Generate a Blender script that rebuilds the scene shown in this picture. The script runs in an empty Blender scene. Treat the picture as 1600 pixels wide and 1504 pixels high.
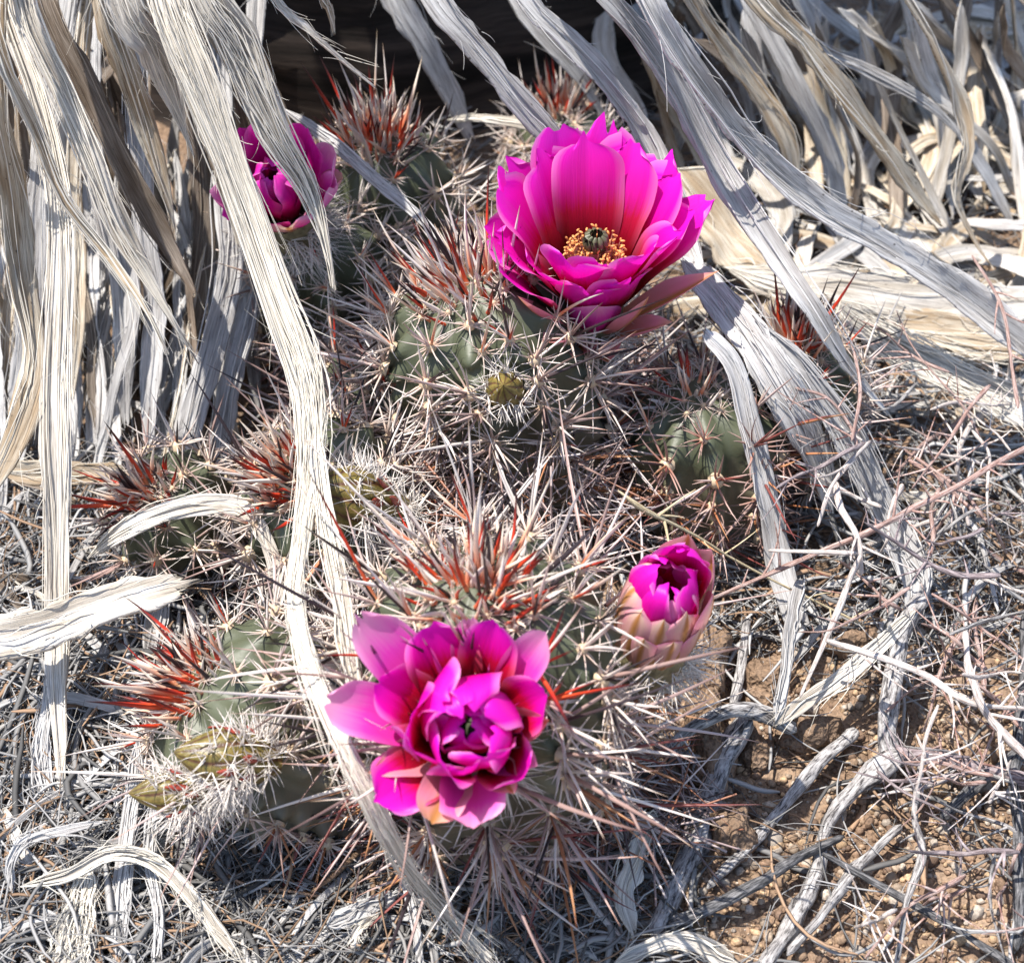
import bpy, math, random
import numpy as np
from mathutils import Vector, Matrix, Quaternion

# ------------------------------------------------------------------ camera, sky, sun
scene = bpy.context.scene
R = math.radians
W0, H0, HFOV, PITCH = 1600.0, 1504.0, 36.0, 45.0
FPX = (W0 / 2) / math.tan(R(HFOV / 2))
CAM = np.array([0.0, -0.46, 0.51])
cam_d = bpy.data.cameras.new('camera')
cam = bpy.data.objects.new('camera', cam_d)
scene.collection.objects.link(cam)
cam.location = CAM
cam.rotation_euler = (R(90 - PITCH), 0, 0)
cam_d.sensor_fit = 'HORIZONTAL'
cam_d.angle = R(HFOV)
cam_d.clip_start = 0.01
cam_d.clip_end = 200
cam_d.dof.use_dof = True
cam_d.dof.focus_distance = 0.61
cam_d.dof.aperture_fstop = 15.0
scene.camera = cam
scene.render.resolution_x, scene.render.resolution_y = 1024, 962

SUN_EL, SUN_AZ = 69.0, -78.0     # azimuth from +Y, negative = towards -X
w = bpy.data.worlds.new('World'); scene.world = w; w.use_nodes = True
nt = w.node_tree
sky = nt.nodes.new('ShaderNodeTexSky'); sky.sky_type = 'NISHITA'; sky.sun_disc = False
sky.sun_elevation = R(SUN_EL); sky.sun_rotation = R(SUN_AZ)
bg = nt.nodes['Background']; bg.inputs[1].default_value = 0.15
nt.links.new(sky.outputs[0], bg.inputs[0])
sun_d = bpy.data.lights.new('sun', 'SUN'); sun_d.energy = 5.0; sun_d.angle = R(0.5)
sun_d.color = (1.0, 0.955, 0.89)
sun = bpy.data.objects.new('sun', sun_d); scene.collection.objects.link(sun)
sd = Vector((math.sin(R(SUN_AZ)) * math.cos(R(SUN_EL)), math.cos(R(SUN_AZ)) * math.cos(R(SUN_EL)), math.sin(R(SUN_EL))))
sun.rotation_euler = sd.to_track_quat('Z', 'Y').to_euler()
sun.location = sd * 5
scene.view_settings.view_transform = 'Standard'
scene.view_settings.look = 'None'
scene.view_settings.gamma = 1.0
scene.view_settings.exposure = 0.68
scene.cycles.max_bounces = 5; scene.cycles.diffuse_bounces = 2; scene.cycles.glossy_bounces = 2; scene.cycles.transmission_bounces = 4

rng = np.random.default_rng(11)
rnd = random.Random(5)
COL = scene.collection

# ------------------------------------------------------------------ pixel -> place
FW = np.array([0, math.cos(R(PITCH)), -math.sin(R(PITCH))])
UP = np.array([0, math.sin(R(PITCH)), math.cos(R(PITCH))])
def ray(px, py):
    return FW + np.array([1, 0, 0]) * (px - W0 / 2) / FPX - UP * (py - H0 / 2) / FPX
def PZ(px, py, z):                      # where that direction meets the height z
    d = ray(px, py); return CAM + d * (z - CAM[2]) / d[2]
def mpp(p):                             # metres per photograph pixel at a place
    return float(np.dot(np.asarray(p) - CAM, FW)) / FPX

# ------------------------------------------------------------------ object helpers
WL = {}
def nrm(v):
    v = np.asarray(v, float); return v / (np.linalg.norm(v) + 1e-12)
def tag(o, label=None, cat=None, group=None, kind=None):
    if label: o['label'] = label
    if cat: o['category'] = cat
    if group: o['group'] = group
    if kind: o['kind'] = kind
    return o
def empty(name, loc):
    o = bpy.data.objects.new(name, None); COL.objects.link(o)
    o.empty_display_size = 0.01
    o.location = loc; WL[o] = np.array(loc, float); return o
def mesh_data(name, V, F, mat, smooth=True, uv=None, col=None):
    V = np.asarray(V, np.float32); F = np.asarray(F, np.int32)
    k = F.shape[1]
    me = bpy.data.meshes.new(name)
    me.vertices.add(len(V)); me.vertices.foreach_set('co', V.ravel())
    me.loops.add(F.size); me.loops.foreach_set('vertex_index', F.ravel())
    me.polygons.add(len(F))
    me.polygons.foreach_set('loop_start', np.arange(0, F.size, k, dtype=np.int32))
    if smooth: me.polygons.foreach_set('use_smooth', np.ones(len(F), bool))
    if uv is not None:
        l = me.uv_layers.new(name='UVMap')
        l.data.foreach_set('uv', np.asarray(uv, np.float32)[F.ravel()].ravel())
    if col is not None:
        a = me.color_attributes.new('Col', 'FLOAT_COLOR', 'POINT')
        c = np.ones((len(V), 4), np.float32); c[:, :3] = col
        a.data.foreach_set('color', c.ravel())
    me.update(calc_edges=True)
    me.materials.append(mat)
    return me
def obj(name, V, F, mat, parent=None, smooth=True, uv=None, col=None, origin=None):
    V = np.asarray(V, float)
    o0 = V.mean(0) if origin is None else np.asarray(origin, float)
    me = mesh_data(name, V - o0, F, mat, smooth, uv, col)
    return inst(name, me, o0, parent)
def inst(name, me, loc, parent=None, quat=None, scale=None):
    o = bpy.data.objects.new(name, me); COL.objects.link(o)
    WL[o] = np.array(loc, float)
    if parent is not None:
        o.parent = parent; o.location = WL[o] - WL[parent]
    else: o.location = loc
    if quat is not None:
        o.rotation_mode = 'QUATERNION'; o.rotation_quaternion = quat
    if scale is not None: o.scale = scale
    return o

def noise1(n, cells, r):                # smooth random curve of n samples
    k = max(2, int(cells) + 2)
    v = r.normal(0, 1, k); x = np.linspace(0, k - 1.001, n); i = x.astype(int); f = x - i
    f = f * f * (3 - 2 * f)
    return v[i] * (1 - f) + v[np.minimum(i + 1, k - 1)] * f
def vnoise(x, y, seed=0):               # 2-D value noise
    xi = np.floor(x).astype(np.int64); yi = np.floor(y).astype(np.int64)
    fx = x - xi; fy = y - yi; fx = fx * fx * (3 - 2 * fx); fy = fy * fy * (3 - 2 * fy)
    def h(a, b):
        n = (a * 374761393 + b * 668265263 + seed * 1442695041) & 0xffffffff
        n = ((n ^ (n >> 13)) * 1274126177) & 0xffffffff
        return ((n ^ (n >> 16)) & 0xffff) / 65535.0 - 0.5
    return (h(xi, yi) * (1 - fx) + h(xi + 1, yi) * fx) * (1 - fy) + (h(xi, yi + 1) * (1 - fx) + h(xi + 1, yi + 1) * fx) * fy
def curve(pts, n):                      # Catmull-Rom, even steps; pts (k,m)
    P = np.asarray(pts, float)
    if len(P) == 2: P = np.vstack([P[0], P.mean(0), P[1]])
    P = np.vstack([2 * P[0] - P[1], P, 2 * P[-1] - P[-2]])
    out = []
    for i in range(1, len(P) - 2):
        t = np.linspace(0, 1, 24, endpoint=False)[:, None]
        a, b, c, d = P[i - 1], P[i], P[i + 1], P[i + 2]
        out.append(0.5 * (2 * b + (c - a) * t + (2 * a - 5 * b + 4 * c - d) * t ** 2 + (3 * b - a - 3 * c + d) * t ** 3))
    Q = np.vstack(out + [P[-2][None]])
    s = np.r_[0, np.cumsum(np.linalg.norm(np.diff(Q[:, :3], axis=0), axis=1))]
    u = np.linspace(0, s[-1], n)
    return np.stack([np.interp(u, s, Q[:, k]) for k in range(Q.shape[1])], 1)
def grid_faces(n, m, wrap=False):
    i = np.arange(n - 1)[:, None]; j = np.arange(m if wrap else m - 1)[None]
    a = i * m + j; b = i * m + (j + 1) % m
    return np.stack([a, b, b + m, a + m], -1).reshape(-1, 4)
def tubes(paths, radii, sides=4, flat=1.0):   # paths (n,r,3), radii (n,r): open tapered tubes in one array
    P = np.asarray(paths, float); n, r, _ = P.shape
    T = np.gradient(P, axis=1); T /= np.linalg.norm(T, axis=2, keepdims=True) + 1e-12
    ref = np.where(np.abs(T[:, :, 2:3]) > 0.9, np.array([1.0, 0, 0]), np.array([0, 0, 1.0]))
    A = np.cross(T, ref); A /= np.linalg.norm(A, axis=2, keepdims=True) + 1e-12
    B = np.cross(T, A)
    ang = np.linspace(0, 2 * math.pi, sides, endpoint=False)
    V = P[:, :, None] + radii[:, :, None, None] * (A[:, :, None] * np.cos(ang)[:, None] + flat * B[:, :, None] * np.sin(ang)[:, None])
    F0 = grid_faces(r, sides, True)
    F = (np.arange(n)[:, None, None] * (r * sides) + F0[None]).reshape(-1, 4)
    return V.reshape(-1, 3), F

# ------------------------------------------------------------------ materials
def mat(name):
    m = bpy.data.materials.new(name); m.use_nodes = True
    t = m.node_tree; b = t.nodes['Principled BSDF']
    return m, t, b, (lambda k, **kw: _node(t, k, kw)), t.links.new
def _node(t, k, kw):
    n = t.nodes.new('ShaderNode' + k)
    for a, v in kw.items(): setattr(n, a, v)
    return n
def ramp(n, stops):
    e = n.color_ramp.elements
    while len(e) < len(stops): e.new(0.5)
    for s, (p, c) in zip(e, stops): s.position = p; s.color = (*c, 1)
    return n

def leaf_mat(name, light, mid, dark, stain):
    m, t, b, N, L = mat(name)
    tc = N('TexCoord'); mp = N('Mapping'); L(tc.outputs['UV'], mp.inputs[0])
    mp.inputs['Scale'].default_value = (1, 1, 1)
    oi = N('ObjectInfo')
    off = N('CombineXYZ'); L(oi.outputs['Random'], off.inputs[2]); 
    mul = N('VectorMath', operation='SCALE'); L(off.outputs[0], mul.inputs[0]); mul.inputs['Scale'].default_value = 97
    L(mul.outputs[0], mp.inputs['Location'])
    fib = N('Mapping'); fib.inputs['Scale'].default_value = (2600, 45, 1); L(mp.outputs[0], fib.inputs[0])
    n1 = N('TexNoise'); n1.inputs['Scale'].default_value = 1; n1.inputs['Detail'].default_value = 4; n1.inputs['Roughness'].default_value = .68
    L(fib.outputs[0], n1.inputs['Vector'])
    big = N('Mapping'); big.inputs['Scale'].default_value = (220, 26, 1); L(mp.outputs[0], big.inputs[0])
    n2 = N('TexNoise'); n2.inputs['Scale'].default_value = 1; n2.inputs['Detail'].default_value = 3; n2.inputs['Roughness'].default_value = .65
    L(big.outputs[0], n2.inputs['Vector'])
    r1 = ramp(N('ValToRGB'), [(.33, dark), (.44, mid), (.60, light)]); L(n1.outputs['Fac'], r1.inputs[0])
    r2 = ramp(N('ValToRGB'), [(.38, (0, 0, 0)), (.62, (1, 1, 1))]); L(n2.outputs['Fac'], r2.inputs[0])
    mx = N('MixRGB', blend_type='MIX'); L(r2.outputs[0], mx.inputs[0]); L(r1.outputs[0], mx.inputs[2])
    st = N('MixRGB', blend_type='MULTIPLY'); st.inputs[0].default_value = .9; st.inputs[2].default_value = (*stain, 1); L(r1.outputs[0], st.inputs[1])
    L(st.outputs[0], mx.inputs[1])
    # specks
    vo = N('TexVoronoi'); sp = N('Mapping'); sp.inputs['Scale'].default_value = (330, 210, 1); L(mp.outputs[0], sp.inputs[0]); L(sp.outputs[0], vo.inputs['Vector']); vo.inputs['Scale'].default_value = 1
    rs = ramp(N('ValToRGB'), [(.08, (1, 1, 1)), (.16, (0, 0, 0))]); L(vo.outputs['Distance'], rs.inputs[0])
    gate = N('Math', operation='GREATER_THAN'); gate.inputs[1].default_value = .80; sc = N('SeparateColor'); L(vo.outputs['Color'], sc.inputs[0]); L(sc.outputs[0], gate.inputs[0])
    ml = N('Math', operation='MULTIPLY'); L(gate.outputs[0], ml.inputs[0]); L(rs.outputs[0], ml.inputs[1])
    ml2 = N('Math', operation='MULTIPLY'); L(ml.outputs[0], ml2.inputs[0]); ml2.inputs[1].default_value = .75
    ms = N('MixRGB'); L(ml2.outputs[0], ms.inputs[0]); L(mx.outputs[0], ms.inputs[1]); ms.inputs[2].default_value = (.06, .05, .045, 1)
    ck = N('Mapping'); ck.inputs['Scale'].default_value = (1100, 14, 1); ck.inputs['Location'].default_value = (3.1, 7.7, 0); L(mp.outputs[0], ck.inputs[0])
    n4 = N('TexNoise'); n4.inputs['Scale'].default_value = 1; n4.inputs['Detail'].default_value = 3; n4.inputs['Roughness'].default_value = .55; L(ck.outputs[0], n4.inputs['Vector'])
    rc = ramp(N('ValToRGB'), [(.0, (0, 0, 0)), (.472, (0, 0, 0)), (.492, (1, 1, 1)), (.512, (0, 0, 0))]); L(n4.outputs['Fac'], rc.inputs[0])
    wm = N('Mapping'); wm.inputs['Scale'].default_value = (90, 40, 1); L(mp.outputs[0], wm.inputs[0])
    n5 = N('TexNoise'); n5.inputs['Scale'].default_value = 1; n5.inputs['Detail'].default_value = 1; L(wm.outputs[0], n5.inputs['Vector'])
    rw = ramp(N('ValToRGB'), [(.46, (0, 0, 0)), (.66, (.85, .85, .85))]); L(n5.outputs['Fac'], rw.inputs[0])
    cm = N('Math', operation='MULTIPLY'); L(rc.outputs[0], cm.inputs[0]); L(rw.outputs[0], cm.inputs[1])
    mc = N('MixRGB'); L(cm.outputs[0], mc.inputs[0]); L(ms.outputs[0], mc.inputs[1]); mc.inputs[2].default_value = (*[x * .35 for x in dark], 1)
    hv = N('HueSaturation'); L(mc.outputs[0], hv.inputs['Color'])
    mr = N('MapRange'); L(oi.outputs['Random'], mr.inputs[0]); mr.inputs[3].default_value = .78; mr.inputs[4].default_value = 1.12; L(mr.outputs[0], hv.inputs['Value'])
    L(hv.outputs[0], b.inputs['Base Color'])
    b.inputs['Roughness'].default_value = .62; b.inputs['Specular IOR Level'].default_value = .28
    bp = N('Bump'); bp.inputs['Strength'].default_value = .75; bp.inputs['Distance'].default_value = .0007
    L(n1.outputs['Fac'], bp.inputs['Height']); L(bp.outputs[0], b.inputs['Normal'])
    return m
M = {}
M['leaf_white'] = leaf_mat('bleached_leaf', (.78, .74, .68), (.62, .58, .53), (.19, .165, .145), (.62, .57, .50))
M['leaf_grey'] = leaf_mat('grey_leaf', (.70, .685, .665), (.53, .515, .50), (.13, .122, .115), (.58, .555, .54))
M['leaf_cream'] = leaf_mat('cream_leaf', (.74, .67, .55), (.56, .49, .385), (.19, .14, .10), (.60, .48, .36))
M['leaf_brown'] = leaf_mat('brown_leaf', (.33, .275, .225), (.20, .16, .125), (.06, .045, .035), (.5, .42, .34))  # brown leaf colour, also darkened as shade between the skirt leaves

def attr_mat(name, rough=.5, spec=.4, bump=None):
    m, t, b, N, L = mat(name)
    a = N('Attribute', attribute_name='Col'); L(a.outputs['Color'], b.inputs['Base Color'])
    b.inputs['Roughness'].default_value = rough; b.inputs['Specular IOR Level'].default_value = spec
    if bump:
        tc = N('TexCoord'); n = N('TexNoise'); n.inputs['Scale'].default_value = bump; n.inputs['Detail'].default_value = 4
        L(tc.outputs['Object'], n.inputs['Vector'])
        bp = N('Bump'); bp.inputs['Strength'].default_value = .6; bp.inputs['Distance'].default_value = .0006
        L(n.outputs['Fac'], bp.inputs['Height']); L(bp.outputs[0], b.inputs['Normal'])
        hv = N('HueSaturation'); L(a.outputs['Color'], hv.inputs['Color'])
        mr = N('MapRange'); L(n.outputs['Fac'], mr.inputs[0]); mr.inputs[1].default_value = .3; mr.inputs[2].default_value = .7; mr.inputs[3].default_value = .6; mr.inputs[4].default_value = 1.3
        L(mr.outputs[0], hv.inputs['Value']); L(hv.outputs[0], b.inputs['Base Color'])
    return m
M['spine'] = attr_mat('spine', .42, .4)
M['fibre'] = attr_mat('fibre', .7, .2)
M['grit'] = attr_mat('grit', .75, .3, 900)
M['bud'] = attr_mat('bud_scale', .38, .45, 500)

def bark_mat(name, light, dark, tint):
    m, t, b, N, L = mat(name)
    tc = N('TexCoord'); mp = N('Mapping'); mp.inputs['Scale'].default_value = (9, 60, 1); L(tc.outputs['UV'], mp.inputs[0])
    n = N('TexNoise'); n.inputs['Scale'].default_value = 1; n.inputs['Detail'].default_value = 6; n.inputs['Roughness'].default_value = .7; L(mp.outputs[0], n.inputs['Vector'])
    oi = N('ObjectInfo'); cb = N('CombineXYZ'); ml = N('Math', operation='MULTIPLY'); L(oi.outputs['Random'], ml.inputs[0]); ml.inputs[1].default_value = 77; L(ml.outputs[0], cb.inputs[2]); L(cb.outputs[0], mp.inputs['Location'])
    r = ramp(N('ValToRGB'), [(.38, dark), (.5, tint), (.62, light)]); L(n.outputs['Fac'], r.inputs[0])
    L(r.outputs[0], b.inputs['Base Color']); b.inputs['Roughness'].default_value = .8; b.inputs['Specular IOR Level'].default_value = .2
    bp = N('Bump'); bp.inputs['Strength'].default_value = .8; bp.inputs['Distance'].default_value = .001; L(n.outputs['Fac'], bp.inputs['Height']); L(bp.outputs[0], b.inputs['Normal'])
    return m
M['bark'] = bark_mat('weathered_bark', (.56, .54, .52), (.05, .045, .045), (.34, .32, .31))
M['bark_dark'] = bark_mat('charred_bark', (.26, .25, .25), (.025, .025, .027), (.10, .098, .10))
M['bark_purple'] = bark_mat('violet_bark', (.46, .40, .40), (.12, .09, .09), (.30, .24, .245))
M['twig_white'] = bark_mat('bleached_twig', (.74, .69, .65), (.32, .25, .22), (.60, .53, .49))
M['twig_red'] = bark_mat('red_twig', (.58, .47, .43), (.20, .10, .08), (.42, .28, .24))
M['straw'] = bark_mat('straw', (.72, .62, .43), (.40, .30, .17), (.60, .50, .32))
M['trunk'] = bark_mat('shade_dark_trunk', (.085, .064, .05), (.012, .010, .008), (.038, .029, .024))  # trunk brown taken near black so its colour holds the hollow's shade

def petal_mat(name, stops, rim, transl, side=None, sidefac=0.0, rim0=.36):
    m, t, b, N, L = mat(name)
    tc = N('TexCoord'); sx = N('SeparateXYZ'); L(tc.outputs['UV'], sx.inputs[0])
    mp = N('Mapping'); mp.inputs['Scale'].default_value = (34, 2.2, 1); L(tc.outputs['UV'], mp.inputs[0])
    n = N('TexNoise'); n.inputs['Scale'].default_value = 1; n.inputs['Detail'].default_value = 3; L(mp.outputs[0], n.inputs['Vector'])
    ad = N('Math', operation='MULTIPLY_ADD'); L(n.outputs['Fac'], ad.inputs[0]); ad.inputs[1].default_value = .16; L(sx.outputs[1], ad.inputs[2])
    sb = N('Math', operation='SUBTRACT'); L(ad.outputs[0], sb.inputs[0]); sb.inputs[1].default_value = .08
    r = ramp(N('ValToRGB'), stops); L(sb.outputs[0], r.inputs[0])
    ab = N('Math', operation='SUBTRACT'); L(sx.outputs[0], ab.inputs[0]); ab.inputs[1].default_value = .5
    ab2 = N('Math', operation='ABSOLUTE'); L(ab.outputs[0], ab2.inputs[0])
    mr = N('MapRange'); L(ab2.outputs[0], mr.inputs[0]); mr.inputs[1].default_value = rim0; mr.inputs[2].default_value = .5
    mr.inputs[3].default_value = 0; mr.inputs[4].default_value = .62
    mv = N('MapRange'); L(sx.outputs[1], mv.inputs[0]); mv.inputs[1].default_value = .35; mv.inputs[2].default_value = 1.0
    mm = N('Math', operation='MULTIPLY'); L(mr.outputs[0], mm.inputs[0]); L(mv.outputs[0], mm.inputs[1])
    mx = N('MixRGB'); L(mm.outputs[0], mx.inputs[0]); L(r.outputs[0], mx.inputs[1]); mx.inputs[2].default_value = (*rim, 1)
    last = mx.outputs[0]
    if side:
        mr2 = N('MapRange'); L(ab2.outputs[0], mr2.inputs[0]); mr2.inputs[1].default_value = .04; mr2.inputs[2].default_value = sidefac; mr2.inputs[3].default_value = 1; mr2.inputs[4].default_value = 0
        ad2 = N('Math', operation='MULTIPLY_ADD'); L(n.outputs['Fac'], ad2.inputs[0]); ad2.inputs[1].default_value = .5; L(mr2.outputs[0], ad2.inputs[2])
        sb2 = N('Math', operation='SUBTRACT'); sb2.use_clamp = True; L(ad2.outputs[0], sb2.inputs[0]); sb2.inputs[1].default_value = .25
        mx2 = N('MixRGB'); L(sb2.outputs[0], mx2.inputs[0]); L(last, mx2.inputs[1]); mx2.inputs[2].default_value = (*side, 1)
        last = mx2.outputs[0]
    L(last, b.inputs['Base Color'])
    b.inputs['Roughness'].default_value = .38; b.inputs['Specular IOR Level'].default_value = .35
    b.inputs['Sheen Weight'].default_value = .0
    bp = N('Bump'); bp.inputs['Strength'].default_value = .22; bp.inputs['Distance'].default_value = .0008; L(n.outputs['Fac'], bp.inputs['Height']); L(bp.outputs[0], b.inputs['Normal'])
    tr = N('BsdfTranslucent'); L(last, tr.inputs[0]); L(bp.outputs[0], tr.inputs['Normal'])
    ms = N('MixShader'); ms.inputs[0].default_value = transl; L(b.outputs[0], ms.inputs[1]); L(tr.outputs[0], ms.inputs[2])
    L(ms.outputs[0], t.nodes['Material Output'].inputs[0])
    return m
MAG = [(.0, (.07, .002, .003)), (.34, (.20, .003, .005)), (.55, (.58, .004, .05)), (.72, (.84, .004, .40)), (1.0, (.86, .015, .60))]
M['petal'] = petal_mat('magenta_petal', MAG, (.92, .45, .74), .42)
M['petal_pink'] = petal_mat('pink_petal', [(.0, (.45, .01, .05)), (.3, (.74, .02, .32)), (.65, (.82, .06, .52)), (1, (.85, .38, .60))], (.9, .5, .72), .40)
M['petal_shaded'] = petal_mat('shaded_petal', [(.0, (.14, .0, .01)), (.3, (.34, .002, .08)), (.65, (.58, .004, .26)), (1, (.70, .03, .40))], (.75, .2, .5), .30)  # wilted magenta darkened, the leaf shadow put into the petal colour
M['sepal'] = petal_mat('sepal', [(.0, (.40, .16, .07)), (.3, (.66, .22, .22)), (.7, (.78, .26, .38)), (1, (.74, .42, .24))], (.88, .42, .56), .30, (.46, .22, .07), .20)
M['sepal_pale'] = petal_mat('pale_sepal', [(.0, (.48, .20, .12)), (.3, (.72, .34, .30)), (.75, (.80, .44, .42)), (1, (.84, .64, .46))], (.84, .04, .46), .28, (.50, .23, .08), .13, .20)

def body_mat():
    m, t, b, N, L = mat('cactus_skin')
    tc = N('TexCoord'); sx = N('SeparateXYZ'); L(tc.outputs['UV'], sx.inputs[0])
    n = N('TexNoise'); n.inputs['Scale'].default_value = 90; n.inputs['Detail'].default_value = 5; n.inputs['Roughness'].default_value = .65; L(tc.outputs['Object'], n.inputs['Vector'])
    ad = N('Math', operation='MULTIPLY_ADD'); L(n.outputs['Fac'], ad.inputs[0]); ad.inputs[1].default_value = .5; L(sx.outputs[1], ad.inputs[2])
    r = ramp(N('ValToRGB'), [(.30, (.20, .15, .10)), (.55, (.21, .175, .12)), (.78, (.165, .15, .10)), (.95, (.105, .108, .066)), (1.0, (.082, .092, .053))]); L(ad.outputs[0], r.inputs[0])
    L(r.outputs[0], b.inputs['Base Color'])
    b.inputs['Roughness'].default_value = .48; b.inputs['Specular IOR Level'].default_value = .45
    bp = N('Bump'); bp.inputs['Strength'].default_value = .35; bp.inputs['Distance'].default_value = .001; L(n.outputs['Fac'], bp.inputs['Height']); L(bp.outputs[0], b.inputs['Normal'])
    return m
M['skin'] = body_mat()
def plain(name, c, rough=.5):
    m, t, b, N, L = mat(name)
    tc = N('TexCoord'); n = N('TexNoise'); n.inputs['Scale'].default_value = 700; L(tc.outputs['Object'], n.inputs['Vector'])
    r = ramp(N('ValToRGB'), [(.3, tuple(x * .6 for x in c)), (.7, c)]); L(n.outputs['Fac'], r.inputs[0]); L(r.outputs[0], b.inputs['Base Color'])
    b.inputs['Roughness'].default_value = rough; return m
M['anther'] = plain('anther', (.88, .38, .12))
M['stigma'] = plain('stigma', (.13, .13, .065))
M['style'] = plain('style', (.78, .36, .30))
M['wool'] = plain('areole_wool', (.62, .50, .36), .9)

def soil_mat():
    m, t, b, N, L = mat('soil')
    tc = N('TexCoord')
    n = N('TexNoise'); n.inputs['Scale'].default_value = 22; n.inputs['Detail'].default_value = 8; n.inputs['Roughness'].default_value = .7; L(tc.outputs['Object'], n.inputs['Vector'])
    v = N('TexVoronoi'); v.inputs['Scale'].default_value = 420; L(tc.outputs['Object'], v.inputs['Vector'])
    n3 = N('TexNoise'); n3.inputs['Scale'].default_value = 700; n3.inputs['Detail'].default_value = 3; L(tc.outputs['Object'], n3.inputs['Vector'])
    r = ramp(N('ValToRGB'), [(.3, (.125, .083, .055)), (.5, (.25, .172, .118)), (.7, (.37, .27, .195))]); L(n.outputs['Fac'], r.inputs[0])
    r2 = ramp(N('ValToRGB'), [(.2, (.45, .42, .40)), (.5, (1, 1, 1)), (.8, (1.35, 1.25, 1.12))]); L(n3.outputs['Fac'], r2.inputs[0])
    mx = N('MixRGB', blend_type='MULTIPLY'); mx.inputs[0].default_value = 1; L(r.outputs[0], mx.inputs[1]); L(r2.outputs[0], mx.inputs[2])
    L(mx.outputs[0], b.inputs['Base Color']); b.inputs['Roughness'].default_value = .95; b.inputs['Specular IOR Level'].default_value = .1
    bp = N('Bump'); bp.inputs['Strength'].default_value = .9; bp.inputs['Distance'].default_value = .0016
    am = N('Math', operation='MULTIPLY_ADD'); L(n3.outputs['Fac'], am.inputs[0]); am.inputs[1].default_value = .8; L(v.outputs['Distance'], am.inputs[2])
    L(am.outputs[0], bp.inputs['Height']); L(bp.outputs[0], b.inputs['Normal'])
    return m
M['soil'] = soil_mat()

# ------------------------------------------------------------------ ground
def gz(x, y):
    x = np.asarray(x, float); y = np.asarray(y, float)
    z = .016 * vnoise(x * 9 + 3, y * 9, 1) + .012 * vnoise(x * 22, y * 22 + 5, 2) + .006 * vnoise(x * 55, y * 55, 3) + .0025 * vnoise(x * 140, y * 140, 4)
    f = np.clip((np.hypot(x, y) - 1.5) / 6, 0, 1)
    return z - .004 + f * .5 * vnoise(x * .15, y * .15, 7)
ax_in = np.arange(-.42, .52, .0035); ay_in = np.arange(-.30, .80, .0045)
def widen(a):
    g = .006 * 1.28 ** np.arange(36); g = np.cumsum(g)
    return np.r_[(a[0] - g)[::-1], a, a[-1] + g]
gx, gy = widen(ax_in), widen(ay_in)
GX, GY = np.meshgrid(gx, gy)
V = np.stack([GX.ravel(), GY.ravel(), gz(GX, GY).ravel()], 1)
ground = obj('ground', V, grid_faces(len(gy), len(gx)), M['soil'], origin=(0, 0, 0))
tag(ground, 'brown gritty desert soil under the cacti and litter', 'ground', kind='structure')
def G(px, py, h=0.0):                    # pixel on the ground, h above it
    z = 0.0
    for _ in range(4):
        p = PZ(px, py, z); z = float(gz(p[0], p[1])) + h
    return PZ(px, py, z)

# ------------------------------------------------------------------ leaf blades
NREF = nrm([0, -.5, .87])
def frames(C, twist):
    T = np.gradient(C, axis=0); T /= np.linalg.norm(T, axis=1, keepdims=True) + 1e-12
    S = np.cross(T, NREF); S /= np.linalg.norm(S, axis=1, keepdims=True) + 1e-9
    for i in range(1, len(S)):
        if np.dot(S[i], S[i - 1]) < 0: S[i] = -S[i]
    Nn = np.cross(S, T)
    c, s = np.cos(twist)[:, None], np.sin(twist)[:, None]
    return T, S * c + Nn * s, Nn * c - S * s
def shell(P, th, uvu, uvv):              # grid of points (n,m,3) -> closed thin slab, uv in metres
    n, m, _ = P.shape
    du = np.gradient(P, axis=0); dv = np.gradient(P, axis=1)
    nn = np.cross(dv, du); nn /= np.linalg.norm(nn, axis=2, keepdims=True) + 1e-12
    ring = np.concatenate([P + nn * th * .5, (P - nn * th * .5)[:, ::-1]], 1)      # (n,2m,3)
    V = ring.reshape(-1, 3); F = grid_faces(n, 2 * m, True)
    caps = []
    for r0 in (0, (n - 1) * 2 * m):
        for j in range(m - 1):
            q = [r0 + j, r0 + j + 1, r0 + 2 * m - 2 - j, r0 + 2 * m - 1 - j]
            caps.append(q if r0 == 0 else q[::-1])
    F = np.vstack([F, np.array(caps)])
    uu = np.concatenate([uvu, uvu[:, ::-1]], 1).ravel(); vv = np.concatenate([uvv, uvv], 1).ravel()
    return V, F, np.stack([uu, vv], 1)
FIB = np.array([(.74, .68, .58), (.66, .62, .57), (.55, .53, .51), (.45, .42, .39)])
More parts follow.
